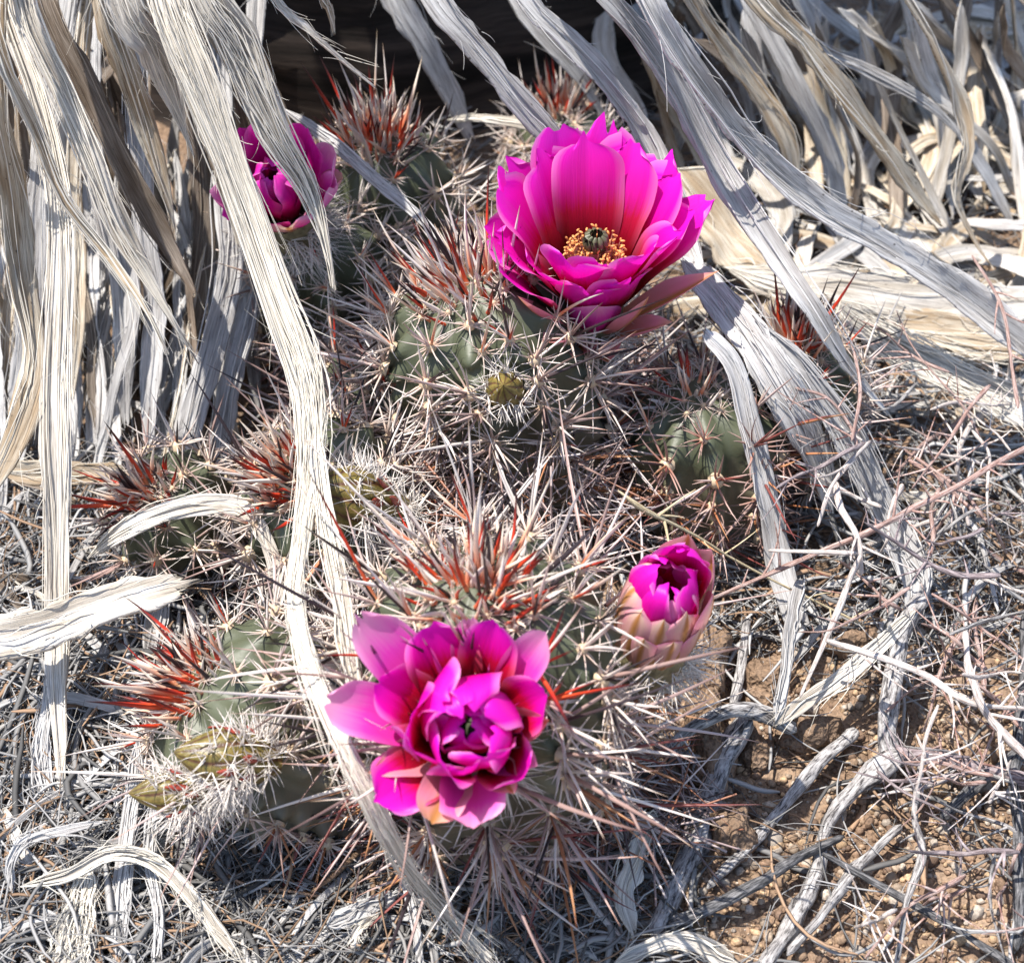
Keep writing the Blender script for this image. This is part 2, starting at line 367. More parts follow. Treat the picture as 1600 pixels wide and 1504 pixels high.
def blade(name, P3, W, parent, material, seed, twist=(0, 0), fold=.12, ragged=.2, tip=(0.0, .35), n=54, m=11, th=.0007, hairs=14, strands=9, wave=.10, splay=.5, tiplen=.12):
    """P3 control points, W full widths (metres) at them; tip=(start,end) end width factor"""
    r = np.random.default_rng(seed)
    CW = curve(np.column_stack([np.asarray(P3, float), W]), n)
    C, wd = CW[:, :3].copy(), np.maximum(CW[:, 3], .0008)
    L_ = np.linalg.norm(np.diff(C, axis=0), axis=1).sum()
    for k_ in range(3): C[:, k_] += noise1(n, L_ / .06, r) * wd * .075
    L = np.linalg.norm(np.diff(C, axis=0), axis=1).sum()
    t = np.linspace(0, 1, n)
    tw = np.interp(t, np.linspace(0, 1, len(twist)), twist) + .10 * noise1(n, 5, r)
    T, S, Nn = frames(C, tw)
    wd = wd * (1 + .07 * noise1(n, L / .03, r))
    e0 = np.clip(t / tiplen, 0, 1); e1 = np.clip((1 - t) / tiplen, 0, 1)
    wd = wd * (tip[0] + (1 - tip[0]) * e0 ** .7) * (tip[1] + (1 - tip[1]) * e1 ** .7)
    s = np.linspace(-1, 1, m)
    el = 1 + ragged * .5 * noise1(n, L / .006, r) ; er = 1 + ragged * .5 * noise1(n, L / .006, r)
    edge = np.where(s[None] < 0, el[:, None], er[:, None])
    half = wd[:, None] * .5
    off = s[None] * half * (1 + (edge - 1) * np.abs(s[None]) ** 3)
    fo = fold * (1 + .5 * noise1(n, 4, r))[:, None]
    bulge = fo * half * (np.abs(s[None]) ** 1.6) * 1.6
    ridge = np.stack([noise1(n, L / .05, r) for _ in range(m)], 1) * half * .045
    wv = wave * half * (s[None] * noise1(n, L / .035, r)[:, None] + .5 * s[None] ** 2 * noise1(n, L / .03, r)[:, None])
    P = C[:, None] + S[:, None] * off[..., None] + Nn[:, None] * (bulge + ridge + wv)[..., None]
    # uneven broken ends
    j0 = r.normal(0, .25, m) * wd.mean(); P[-1] += T[-1] * j0[:, None] * .8
    P[0] -= T[0] * (r.normal(0, .25, m) * wd.mean())[:, None] * .5
    uvv = np.repeat((t * L)[:, None], m, 1); uvu = off + r.uniform(0, 5)
    V, F, uv = shell(P, th, uvu, uvv)
    o = obj(name, V, F, material, parent, uv=uv)
    paths, rad, cols = [], [], []
    base = FIB[0] if 'white' in material.name or 'bleach' in material.name or 'cream' in material.name else FIB[2]
    if 'brown' in material.name: base = np.array((.30, .25, .2))
    for _ in range(hairs):
        i = int(r.uniform(.05, .98) * n); i = min(n - 2, i); sg = r.choice([-1, 1])
        p = C[i] + S[i] * sg * half[i, 0] * r.uniform(.7, 1.0) + Nn[i] * (fold * half[i, 0] * 1.3 + th)
        ln = min(L * .3, abs(r.normal(.008, .007)) + .003)
        d = nrm(T[i] * r.choice([1, 1, 1, -1]) + S[i] * sg * r.uniform(.05, .6) + Nn[i] * r.uniform(-.1, .45))
        b = r.normal(0, .35, 3)
        u = np.linspace(0, 1, 6)[:, None]
        paths.append(p + d * ln * u + b * ln * u ** 2 * .6); rad.append(np.linspace(1, .35, 6) * r.uniform(.00010, .00024)); cols.append(base * r.uniform(.8, 1.15))
    k = 14
    for _ in range(strands):
        a = max(0, r.uniform(-.35, .7)); bb = min(1.0, a + r.uniform(.25, .7)); o0 = r.uniform(-.5, .5)
        ii = np.linspace(a * (n - 1), bb * (n - 1), k); i0 = ii.astype(int); i1 = np.minimum(i0 + 1, n - 1); f = (ii - i0)[:, None]
        c = C[i0] * (1 - f) + C[i1] * f; tt = ii / (n - 1)
        wo = o0 * (1 + splay * tt * r.uniform(0, 1)) + .12 * noise1(k, 3, r) * (.3 + tt)
        nz = fold * np.abs(wo * 2) ** 1.6 * .8 + np.abs(r.normal(.02, .05)) + .06 * np.abs(noise1(k, 3, r)) * (.3 + tt) * splay
        q = c + S[i0] * (wo * wd[i0])[:, None] + Nn[i0] * (nz * wd[i0] + th * 1.2)[:, None]
        e = r.uniform(-1, 1, 3) * .0035 * splay; q[-4:] += np.linspace(0, 1, 4)[:, None] ** 1.5 * e
        paths.append(curve(q, k)); x = r.uniform(.00012, .00042)
        rad.append(x * np.clip(np.sin(np.linspace(.25, math.pi - .12, k)) * 1.3, .2, 1)); cols.append(base * r.uniform(.72, 1.2))
    if hairs:
        fibres(o, [p for p in paths if len(p) == 6], [x for x in rad if len(x) == 6], [c for p, c in zip(paths, cols) if len(p) == 6], 'loose_hairs', 3)
    if strands:
        fibres(o, [p for p in paths if len(p) == k], [x for x in rad if len(x) == k], [c for p, c in zip(paths, cols) if len(p) == k], 'frayed_fibres', 4)
    return o
def fibres(parent, paths, rad, cols, name, sides):
    if not paths: return
    V, F = tubes(np.array(paths), np.array(rad), sides)
    c = np.repeat(np.array(cols), len(paths[0]) * sides, 0)
    tag(obj(name, V, F, M['fibre'], parent, col=c, origin=WL[parent] if parent is not None else None), kind='stuff')

# ---- the yucca whose dead skirt hangs over the cacti
LEAVES = []
yroot = empty('yucca', (-.08, .56, float(gz(-.08, .56))))
tag(yroot, 'shaggy yucca with a hanging skirt of dead bleached leaves and a dark hollow', 'yucca')
def trunk():  # widened and brought forward as a dark backing for the shaded hollow
    n, m = 40, 40
    z = np.linspace(-.02, .62, n)[:, None]; a = np.linspace(0, 2 * math.pi, m, endpoint=False)[None]
    rr = .205 + .03 * np.exp(-z * 9) + .012 * vnoise(a * 3 + 0 * z, z * 40, 3) * 2 + .012 * vnoise(a * 9, z * 25 + 0 * a, 8)
    x = -.08 + 1.15 * rr * np.cos(a); y = .56 + rr * np.sin(a)
    P = np.stack([x, y, z + 0 * a], -1)
    V = P.reshape(-1, 3); V = np.vstack([V, [[-.08, .56, .70]]])
    F = grid_faces(n, m, True); top = (n - 1) * m
    F = np.vstack([F, [[top + j, top + (j + 1) % m, len(V) - 1, len(V) - 1] for j in range(m)]])[:len(F)]
    uv = np.stack([np.arctan2(V[:, 1] - .62, V[:, 0] + .1) / 6.28, V[:, 2]], 1)
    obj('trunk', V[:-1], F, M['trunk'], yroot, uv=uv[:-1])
trunk()

def leafpx(name, pts, label=None, parent=None, m='leaf_white', seed=0, cat='dry leaf', group=None, extend=0, **kw):
    """pts: (px, py, z, width px)"""
    P = [PZ(a, b, c) for a, b, c, _ in pts]; k_ = .76 if parent is yroot else .9
    Wd = [q[3] * k_ * mpp(p) for p, q in zip(P, pts)]
    if extend:
        d = nrm(P[0] - P[1]); d = nrm(d * .75 + nrm(np.array([-.10, .60, .42]) - P[0]) * .6)
        P.insert(0, P[0] + d * extend * .5); Wd.insert(0, Wd[0] * 1.05)
        d2 = nrm(d + nrm(np.array([-.10, .60, .45]) - P[0]) * .7)
        P.insert(0, P[0] + d2 * extend * .6); Wd.insert(0, Wd[0])
    o = blade(name, P, Wd, parent, M[m], seed or (len(LEAVES) * 7 + 3), **kw)
    LEAVES.append(o)
    if parent is None: tag(o, label, cat, group)
    elif label: o['label'] = label
    return o
Y = dict(parent=yroot, extend=.16)
# hanging skirt, left
leafpx('dry_leaf', [(8, -10, .21, 34), (60, 150, .18, 40), (92, 300, .15, 46), (96, 450, .125, 50), (92, 700, .085, 56), (90, 950, .04, 52), (92, 1120, .02, 40), (90, 1270, .004, 28)], 'long upright bleached leaf reaching the ground beside the litter', m='leaf_white', strands=26, fold=.16, hairs=26, **Y)
leafpx('dry_leaf', [(-10, 130, .20, 50), (15, 280, .16, 62), (32, 420, .125, 64), (52, 545, .10, 46), (40, 620, .09, 60), (5, 720, .07, 60), (-40, 800, .05, 50)], m='leaf_cream', twist=(.1, 0, .5, -.2), **Y)
leafpx('dry_leaf', [(40, -10, .225, 46), (100, 140, .195, 44), (150, 262, .17, 42), (182, 352, .15, 34), (235, 440, .13, 26), (275, 510, .115, 16), (305, 560, .10, 7)], 'narrow torn leaf with a frayed hanging tip', m='leaf_white', strands=34, hairs=34, twist=(.2, 0, .4), splay=.9, **Y)
leafpx('dry_leaf', [(-6, 50, .225, 26), (55, 200, .19, 26), (100, 312, .165, 22), (165, 395, .145, 18), (225, 480, .13, 13), (262, 550, .115, 6)], m='leaf_cream', strands=16, hairs=30, splay=.9, **Y)
leafpx('dry_leaf', [(66, -8, .19, 52), (130, 130, .16, 50), (195, 260, .13, 46), (260, 380, .10, 44), (300, 455, .085, 34)], 'broad grey brown leaf lying under the bleached ones', m='leaf_brown', hairs=8, **Y)
leafpx('dry_leaf', [(34, 0, .205, 34), (92, 140, .175, 32), (140, 240, .15, 28), (190, 340, .125, 24), (240, 440, .10, 22)], m='leaf_white', hairs=22, **Y)
leafpx('dry_leaf', [(160, -10, .20, 60), (196, 100, .175, 58), (226, 190, .15, 52), (256, 290, .125, 34), (270, 350, .11, 18)], m='leaf_cream', twist=(-.2, .2), **Y)
leafpx('dry_leaf', [(190, -10, .235, 76), (236, 70, .215, 64), (262, 140, .195, 44), (283, 195, .18, 26), (299, 236, .17, 12)], 'tattered bright leaf with a snapped tip', m='leaf_white', strands=46, hairs=40, splay=.7, **Y)
leafpx('dry_leaf', [(250, -10, .21, 34), (292, 100, .185, 36), (322, 200, .16, 30), (352, 300, .135, 22), (372, 380, .115, 12)], m='leaf_cream', strands=18, hairs=20, **Y)
leafpx('dry_leaf', [(350, 250, .10, 44), (366, 400, .075, 56), (340, 540, .05, 56), (296, 680, .03, 54), (262, 820, .012, 50), (238, 970, .006, 46), (222, 1090, .008, 36)], m='leaf_grey', strands=12, twist=(-.2, .1, .3), **Y)
leafpx('dry_leaf', [(392, 300, .085, 34), (392, 440, .06, 44), (372, 560, .04, 44), (350, 680, .02, 42), (336, 780, .01, 34)], m='leaf_grey', hairs=10, **Y)
leafpx('dry_leaf', [(150, 230, .11, 40), (182, 400, .07, 46), (190, 520, .045, 46), (196, 660, .012, 36)], m='leaf_grey', **Y)
leafpx('dry_leaf', [(222, 330, .09, 44), (246, 470, .055, 48), (238, 590, .03, 48), (232, 700, .008, 40)], m='leaf_grey', **Y)
leafpx('dry_leaf', [(118, 240, .12, 32), (120, 380, .085, 36), (122, 500, .06, 34), (112, 620, .03, 30)], m='leaf_cream', **Y)
leafpx('dry_leaf', [(60, 300, .10, 50), (52, 440, .07, 54), (34, 600, .03, 50), (20, 760, .004, 44)], m='leaf_grey', **Y)
leafpx('dry_leaf', [(290, 60, .14, 44), (310, 220, .105, 48), (318, 360, .07, 46), (300, 520, .03, 42), (286, 640, .006, 34)], m='leaf_brown', **Y)
# hanging at the back, over the hollow
leafpx('dry_leaf', [(500, -20, .19, 22), (514, 12, .182, 22), (522, 52, .172, 10)], 'short broken leaf tip hanging over the hollow', m='leaf_cream', hairs=4, **Y)
leafpx('dry_leaf', [(420, -20, .21, 16), (478, 42, .195, 17), (530, 88, .18, 14), (584, 134, .165, 5)], 'thin frayed leaf end hanging over the hollow', m='leaf_white', strands=16, hairs=50, splay=1.0, **Y)
leafpx('dry_leaf', [(610, -20, .12, 56), (655, 60, .095, 56), (700, 140, .065, 52), (735, 215, .035, 40)], m='leaf_grey', **Y)
leafpx('dry_leaf', [(1070, -10, .15, 40), (1128, 78, .12, 46), (1190, 155, .09, 52), (1235, 232, .065, 54), (1248, 305, .04, 36)], 'broad leaf curving down with a sunlit bend', m='leaf_cream', fold=.25, **Y)
leafpx('dry_leaf', [(1180, -14, .17, 60), (1262, 72, .14, 56), (1322, 150, .115, 52), (1380, 228, .085, 50), (1436, 306, .055, 36), (1470, 350, .04, 14)], 'wide cream leaf running down beside the right hollow', m='leaf_cream', strands=14, hairs=30, **Y)
leafpx('dry_leaf', [(1240, 130, .09, 40), (1290, 220, .06, 44), (1312, 300, .035, 42), (1318, 380, .01, 30)], m='leaf_grey', **Y)
leafpx('dry_leaf', [(1400, -14, .16, 44), (1462, 78, .13, 42), (1500, 160, .10, 40), (1513, 235, .08, 24), (1492, 300, .062, 26), (1520, 372, .04, 24), (1545, 410, .03, 16)], 'twisted curly leaf with a pinched waist', m='leaf_cream', twist=(0, .2, 1.2, .2, .9), **Y)
leafpx('dry_leaf', [(1260, 60, .12, 26), (1350, 110, .10, 24), (1450, 165, .08, 22), (1520, 230, .06, 14)], m='leaf_grey', **Y)
leafpx('dry_leaf', [(1420, 10, .07, 30), (1425, 90, .05, 32), (1418, 160, .03, 28)], m='leaf_white', **Y)
leafpx('dry_leaf', [(800, -10, .11, 30), (850, 60, .09, 34), (905, 120, .07, 30), (950, 190, .045, 20)], m='leaf_grey', **Y)
# random fill of the skirt behind, browned to paint shade into the gaps
ry = np.random.default_rng(77)
for k in range(122):
    left = k < 70
    if left:
        x0 = ry.uniform(-60, 400); tp = (x0, ry.uniform(-40, 160)); dx = ry.uniform(-30, 150); ln = ry.uniform(300, 560)
        z0 = ry.uniform(.07, .16)
    else:
        x0 = ry.uniform(960, 1640); tp = (x0, ry.uniform(-60, 60)); dx = ry.uniform(-40, 220); ln = ry.uniform(180, 360)
        z0 = ry.uniform(.05, .13)
    pts = []
    for q in (0, .33, .66, 1):
        px = tp[0] + dx * q + ry.normal(0, 10); py = tp[1] + ln * q
        g = G(px, py)
        zz = z0 * (1 - q) ** 1.2 + g[2] + .004
        pts.append((px, py, zz, ry.uniform(12, 36) * (1 - .35 * q)))
    P = [PZ(a, b, c) for a, b, c, _ in pts]
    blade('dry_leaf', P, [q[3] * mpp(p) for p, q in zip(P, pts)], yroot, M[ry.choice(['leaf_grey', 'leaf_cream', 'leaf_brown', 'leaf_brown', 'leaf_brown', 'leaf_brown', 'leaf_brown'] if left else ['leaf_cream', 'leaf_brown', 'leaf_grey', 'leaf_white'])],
          1000 + k, twist=tuple(ry.normal(0, .35, 3)), n=26, m=7, hairs=5, strands=0)
for k in range(60):                      # thin strips of the curtain that reach down to the litter
    x0 = ry.uniform(-50, 400); y0 = ry.uniform(180, 420); dx = ry.uniform(-90, 40); ln = ry.uniform(260, 560); z0 = ry.uniform(.03, .085); wd0 = ry.uniform(7, 24); pts = []
    for q in (0, .25, .5, .75, 1):
        px = x0 + dx * q + ry.normal(0, 9); py = y0 + ln * q; g = G(px, py)
        pts.append((px, py, z0 * (1 - q) ** 1.1 + g[2] + .003, wd0 * (1 - .3 * q)))
    P = [PZ(a, b, c) for a, b, c, _ in pts]
    blade('dry_leaf', P, [q[3] * mpp(p) for p, q in zip(P, pts)], yroot, M[ry.choice(['leaf_grey', 'leaf_grey', 'leaf_cream', 'leaf_brown'])], 1500 + k, twist=tuple(ry.normal(0, .45, 3)), n=30, m=6, hairs=14, strands=4, splay=1.2)
# unseen skirt leaves added above the frame to shade the hollow
for k in range(90):
    a = ry.uniform(-math.pi * .95, -.05); h = ry.uniform(.22, .62)
    p0 = np.array([-.10 + .12 * math.cos(a), .62 + .12 * math.sin(a), h + .1])
    out = np.array([math.cos(a), math.sin(a), 0]); ln = ry.uniform(.14, .30)
    p1 = p0 + out * ln * .45 + np.array([0, 0, .00]); p2 = p0 + out * ln * .75 - np.array([0, 0, ln * .22]); p3 = p0 + out * ln * .9 - np.array([0, 0, ln * .45])
    # keep clear of the view
    ok = True
    for p in (p1, p2, p3):
        rel = p - CAM; dep = rel @ FW; yy = (rel @ UP) / dep * FPX
        if yy < H0 / 2 + 20 or p[1] < .30: ok = False
    if not ok: continue
    blade('dry_leaf', [p0, p1, p2, p3], [.022, .02, .017, .01], yroot, M[ry.choice(['leaf_cream', 'leaf_grey', 'leaf_white'])], 3000 + k, twist=(0, .2), n=22, m=7, hairs=4, strands=0)

# ---- leaves draped over and lying around the cacti
leafpx('dry_leaf', [(258, -20, .235, 50), (300, 90, .215, 52), (345, 210, .19, 40), (388, 330, .165, 36), (436, 470, .14, 40), (482, 590, .12, 34), (490, 700, .108, 27), (476, 830, .102, 19), (462, 930, .105, 17), (482, 1040, .108, 15), (536, 1165, .104, 14), (586, 1262, .085, 17), (644, 1362, .048, 18), (696, 1424, .022, 18), (765, 1500, .006, 17)],
       'very long frayed leaf draped past the wilted flower down to the soil', m='leaf_white', strands=230, hairs=160, fold=.10, n=120, splay=1.5, extend=.16, tip=(.6, .6))
leafpx('dry_leaf', [(312, -20, .235, 88), (356, 70, .215, 84), (408, 172, .192, 62), (446, 243, .175, 44), (478, 291, .16, 32), (500, 342, .148, 20), (514, 400, .135, 13), (522, 450, .125, 5)],
       'wide pale leaf lying across the shade-darkened magenta flower, tip splitting into threads', m='leaf_white', strands=70, hairs=26, splay=.35, fold=.08, extend=.16)
leafpx('dry_leaf', [(486, 640, .112, 22), (500, 760, .108, 28), (520, 860, .104, 30), (540, 960, .104, 30), (552, 1050, .106, 26), (572, 1140, .104, 14)],
       'narrow split leaf strip beside the olive bud', m='leaf_white', strands=26, hairs=20)
leafpx('dry_leaf', [(438, 168, .125, 18), (520, 222, .118, 20), (592, 284, .112, 22), (655, 340, .105, 20), (705, 392, .098, 12)],
       'slim grey leaf crossing in front of the green back stem', m='leaf_grey', hairs=8)
leafpx('dry_leaf', [(670, -20, .20, 54), (738, 66, .18, 52), (802, 142, .16, 50), (862, 212, .14, 50), (910, 275, .12, 44)],
       'straight grey leaf running behind the open flower from above', m='leaf_grey', hairs=14, fold=.14, extend=.14, th=.0012)
leafpx('dry_leaf', [(810, -20, .20, 40), (878, 58, .18, 44), (940, 130, .16, 46), (1000, 212, .135, 48), (1040, 300, .115, 44), (1070, 380, .10, 40), (1100, 450, .095, 30)],
       'dark streaked grey leaf bending behind the open flower', m='leaf_grey', hairs=16, twist=(.2, 0, .3, -.2), fold=.2, extend=.14)
leafpx('dry_leaf', [(1056, 396, .10, 46), (1120, 468, .095, 66), (1186, 556, .085, 70), (1238, 640, .068, 66), (1275, 715, .045, 54), (1294, 800, .02, 26)],
       'broad grey leaf slanting across the right hand cactus stems', m='leaf_grey', hairs=22, fold=.12, strands=18)
leafpx('dry_leaf', [(1180, 500, .095, 26), (1250, 580, .08, 44), (1320, 680, .055, 54), (1380, 785, .03, 56), (1424, 890, .012, 58), (1420, 960, .006, 52)],
       'grey leaf beside the slanting broad leaf, ending on the soil', m='leaf_grey', hairs=26, strands=24)
leafpx('dry_leaf', [(930, -20, .21, 46), (992, 52, .19, 50), (1062, 140, .165, 52), (1112, 236, .14, 52), (1156, 316, .125, 54), (1212, 402, .11, 50), (1262, 476, .10, 44), (1308, 550, .08, 42), (1350, 600, .062, 34), (1388, 645, .05, 14)],
       'violet grey leaf passing in front of the right hand red spined stem', m='leaf_grey', hairs=26, fold=.10, extend=.14, twist=(.1, 0, 0, .3))
leafpx('dry_leaf', [(1000, -20, .215, 40), (1042, 66, .195, 44), (1092, 142, .175, 48), (1152, 222, .15, 50), (1222, 292, .13, 52), (1292, 344, .115, 50), (1372, 384, .10, 52), (1452, 430, .085, 58), (1535, 496, .065, 72), (1620, 562, .05, 70)],
       'long channelled leaf with hairy edges sweeping to the right', m='leaf_grey', hairs=70, fold=.55, extend=.14, n=90, th=.001)
leafpx('dry_leaf', [(1290, 460, .07, 30), (1352, 512, .055, 56), (1432, 556, .045, 66), (1520, 600, .035, 70), (1620, 670, .025, 66)],
       'fuzzy shredded leaf with rusty flecks under the channelled one', m='leaf_white', hairs=70, strands=60, splay=.9)
leafpx('dry_leaf', [(1050, 270, .05, 70), (1110, 330, .04, 110), (1170, 400, .03, 110), (1220, 450, .02, 70)],
       'wide cream leaf base lying sunlit behind the open flower', m='leaf_cream', hairs=10, fold=.1)
leafpx('dry_leaf', [(1130, 420, .03, 40), (1250, 455, .028, 70), (1400, 470, .025, 80), (1620, 480, .02, 76)],
       'thick pale leaf lying flat behind the red spined stem', m='leaf_white', hairs=20, strands=20)
leafpx('dry_leaf', [(1240, 500, .015, 50), (1360, 506, .016, 64), (1500, 520, .016, 70), (1620, 540, .015, 66)],
       'flat cream leaf on the ground under the channelled leaf', m='leaf_cream', hairs=20, strands=16)
leafpx('dry_leaf', [(1100, 520, .10, 30), (1146, 574, .09, 38), (1174, 668, .07, 38), (1198, 780, .045, 38), (1216, 880, .022, 40), (1246, 975, .006, 40)],
       'smooth narrow leaf hanging over the dark stem with a square cut end', m='leaf_grey', hairs=4, fold=.06, ragged=.04, tip=(.5, .95), tiplen=.03)
leafpx('dry_leaf', [(-30, 1010, .05, 76), (60, 985, .052, 78), (140, 955, .054, 70), (215, 930, .056, 62), (285, 912, .058, 50)],
       'thick flat leaf stub with a blunt cut end poking in by the front left stem', m='leaf_white', hairs=8, fold=.16, tip=(1, .75), tiplen=.06, th=.002)
leafpx('dry_leaf', [(138, 872, .03, 16), (182, 836, .05, 30), (244, 806, .062, 36), (318, 786, .068, 36), (384, 796, .066, 32), (424, 860, .055, 26), (440, 950, .04, 22)],
       'arched leaf strip bending over the far left stem', m='leaf_white', hairs=14)
leafpx('dry_leaf', [(0, 730, .03, 40), (90, 740, .026, 44), (200, 738, .022, 38)], 'straw coloured leaf lying flat behind the upright leaf', m='leaf_cream', hairs=6)
leafpx('dry_leaf', [(700, 190, .06, 10), (760, 186, .075, 16), (830, 196, .08, 18), (870, 206, .07, 12)], 'thin pale arching leaf strip behind the open flower', m='leaf_white', hairs=4)

# ------------------------------------------------------------------ cactus stems
def spine_proto(name, stops, bend, r=None):
    rings, sides = 7, 5
    z = np.linspace(0, 1, rings); rad = np.array([1.25, 1.0, .95, .85, .66, .40, .04])
    P = np.stack([bend * z ** 2, np.zeros(rings), z], 1)
    ang = np.linspace(0, 2 * math.pi, sides, endpoint=False)
    V = np.stack([P[:, None, 0] + rad[:, None] * np.cos(ang), rad[:, None] * np.sin(ang), np.repeat(z[:, None], sides, 1)], -1).reshape(-1, 3)
    pos = [s[0] for s in stops]; cc = np.array([s[1] for s in stops])
    c = np.stack([np.interp(z, pos, cc[:, k]) for k in range(3)], 1)
    return mesh_data(name, V, grid_faces(rings, sides, True), M['spine'], col=np.repeat(c, sides, 0))
SP = {}
stops = {
 'white': [(0, (.58, .38, .27)), (.15, (.76, .66, .58)), (.8, (.77, .70, .65)), (1, (.62, .40, .24))],
 'pink': [(0, (.42, .22, .17)), (.2, (.60, .47, .43)), (.7, (.56, .42, .39)), (1, (.42, .22, .14))],
 'grey': [(0, (.26, .15, .12)), (.3, (.40, .28, .25)), (1, (.22, .13, .11))],
 'dark': [(0, (.10, .05, .04)), (.2, (.035, .024, .028)), (1, (.025, .018, .022))],
 'red': [(0, (.80, .40, .20)), (.18, (.72, .10, .03)), (.5, (.52, .035, .015)), (.75, (.06, .012, .012)), (1, (.03, .012, .012))],
 'redwhite': [(0, (.80, .52, .30)), (.2, (.70, .13, .05)), (.42, (.80, .50, .34)), (.8, (.84, .78, .68)), (1, (.72, .50, .28))],
 'orange': [(0, (.30, .11, .05)), (.4, (.42, .17, .08)), (.8, (.45, .24, .12)), (1, (.25, .08, .04))],  # old spine brown with shade mixed into the tone
 'maroon': [(0, (.16, .04, .03)), (.5, (.22, .06, .05)), (1, (.14, .04, .04))],  # dark red that carries shade in its colour
}
for k, v in stops.items(): SP[k] = [spine_proto('spine', v, b) for b in (-3, 1, 4, 7)]
def cluster_proto(seed, c0, c1):
    r = np.random.default_rng(seed); nsp = r.integers(12, 17); rings = 5
    paths, rad, cols = [], [], []
    for k in range(nsp):
        a = k / nsp * 6.283 + r.normal(0, .22); el = r.uniform(.08, .7); ln = r.uniform(.45, 1.15)
        d = np.array([math.cos(a) * math.cos(el), math.sin(a) * math.cos(el), math.sin(el)]); u = np.linspace(0, 1, rings)[:, None]
        paths.append(d * ln * u + np.array([0, 0, 1]) * r.normal(.05, .2) * u ** 2 + r.normal(0, .13, 3) * u ** 2); rad.append(np.array([.029, .026, .022, .015, .002]))
        f = np.clip(u * 1.4, 0, 1) ; cols.append(np.array(c0) * (1 - f) + np.array(c1) * f * r.uniform(.75, 1.1))
    V, F = tubes(np.array(paths), np.array(rad), 4)
    c = np.repeat(np.array(cols).reshape(-1, 3), 4, 0)
    # woolly pad
    a = np.linspace(0, 6.283, 8, endpoint=False); pr = [(.16, -.05), (.14, .06), (.07, .12), (.005, .13)]
    PV = np.array([[rr * math.cos(x), rr * math.sin(x), zz] for rr, zz in pr for x in a]) * r.uniform(.9, 1.2)
    F = np.vstack([F, grid_faces(4, 8, True) + len(V)]); V = np.vstack([V, PV]); c = np.vstack([c, np.repeat([[.55, .42, .28]], len(PV), 0)])
    return mesh_data('spine_cluster', V, F, M['spine'], col=c)
CL = {'white': [cluster_proto(i, (.52, .33, .23), (.72, .63, .57)) for i in range(5)],
      'grey': [cluster_proto(i + 9, (.32, .18, .14), (.49, .39, .36)) for i in range(5)],
      'maroon': [cluster_proto(i + 19, (.30, .10, .06), (.44, .30, .26)) for i in range(5)]}
def quat_to(d, roll=0.0):
    return Vector(d).to_track_quat('Z', 'Y') @ Quaternion((0, 0, 1), roll)

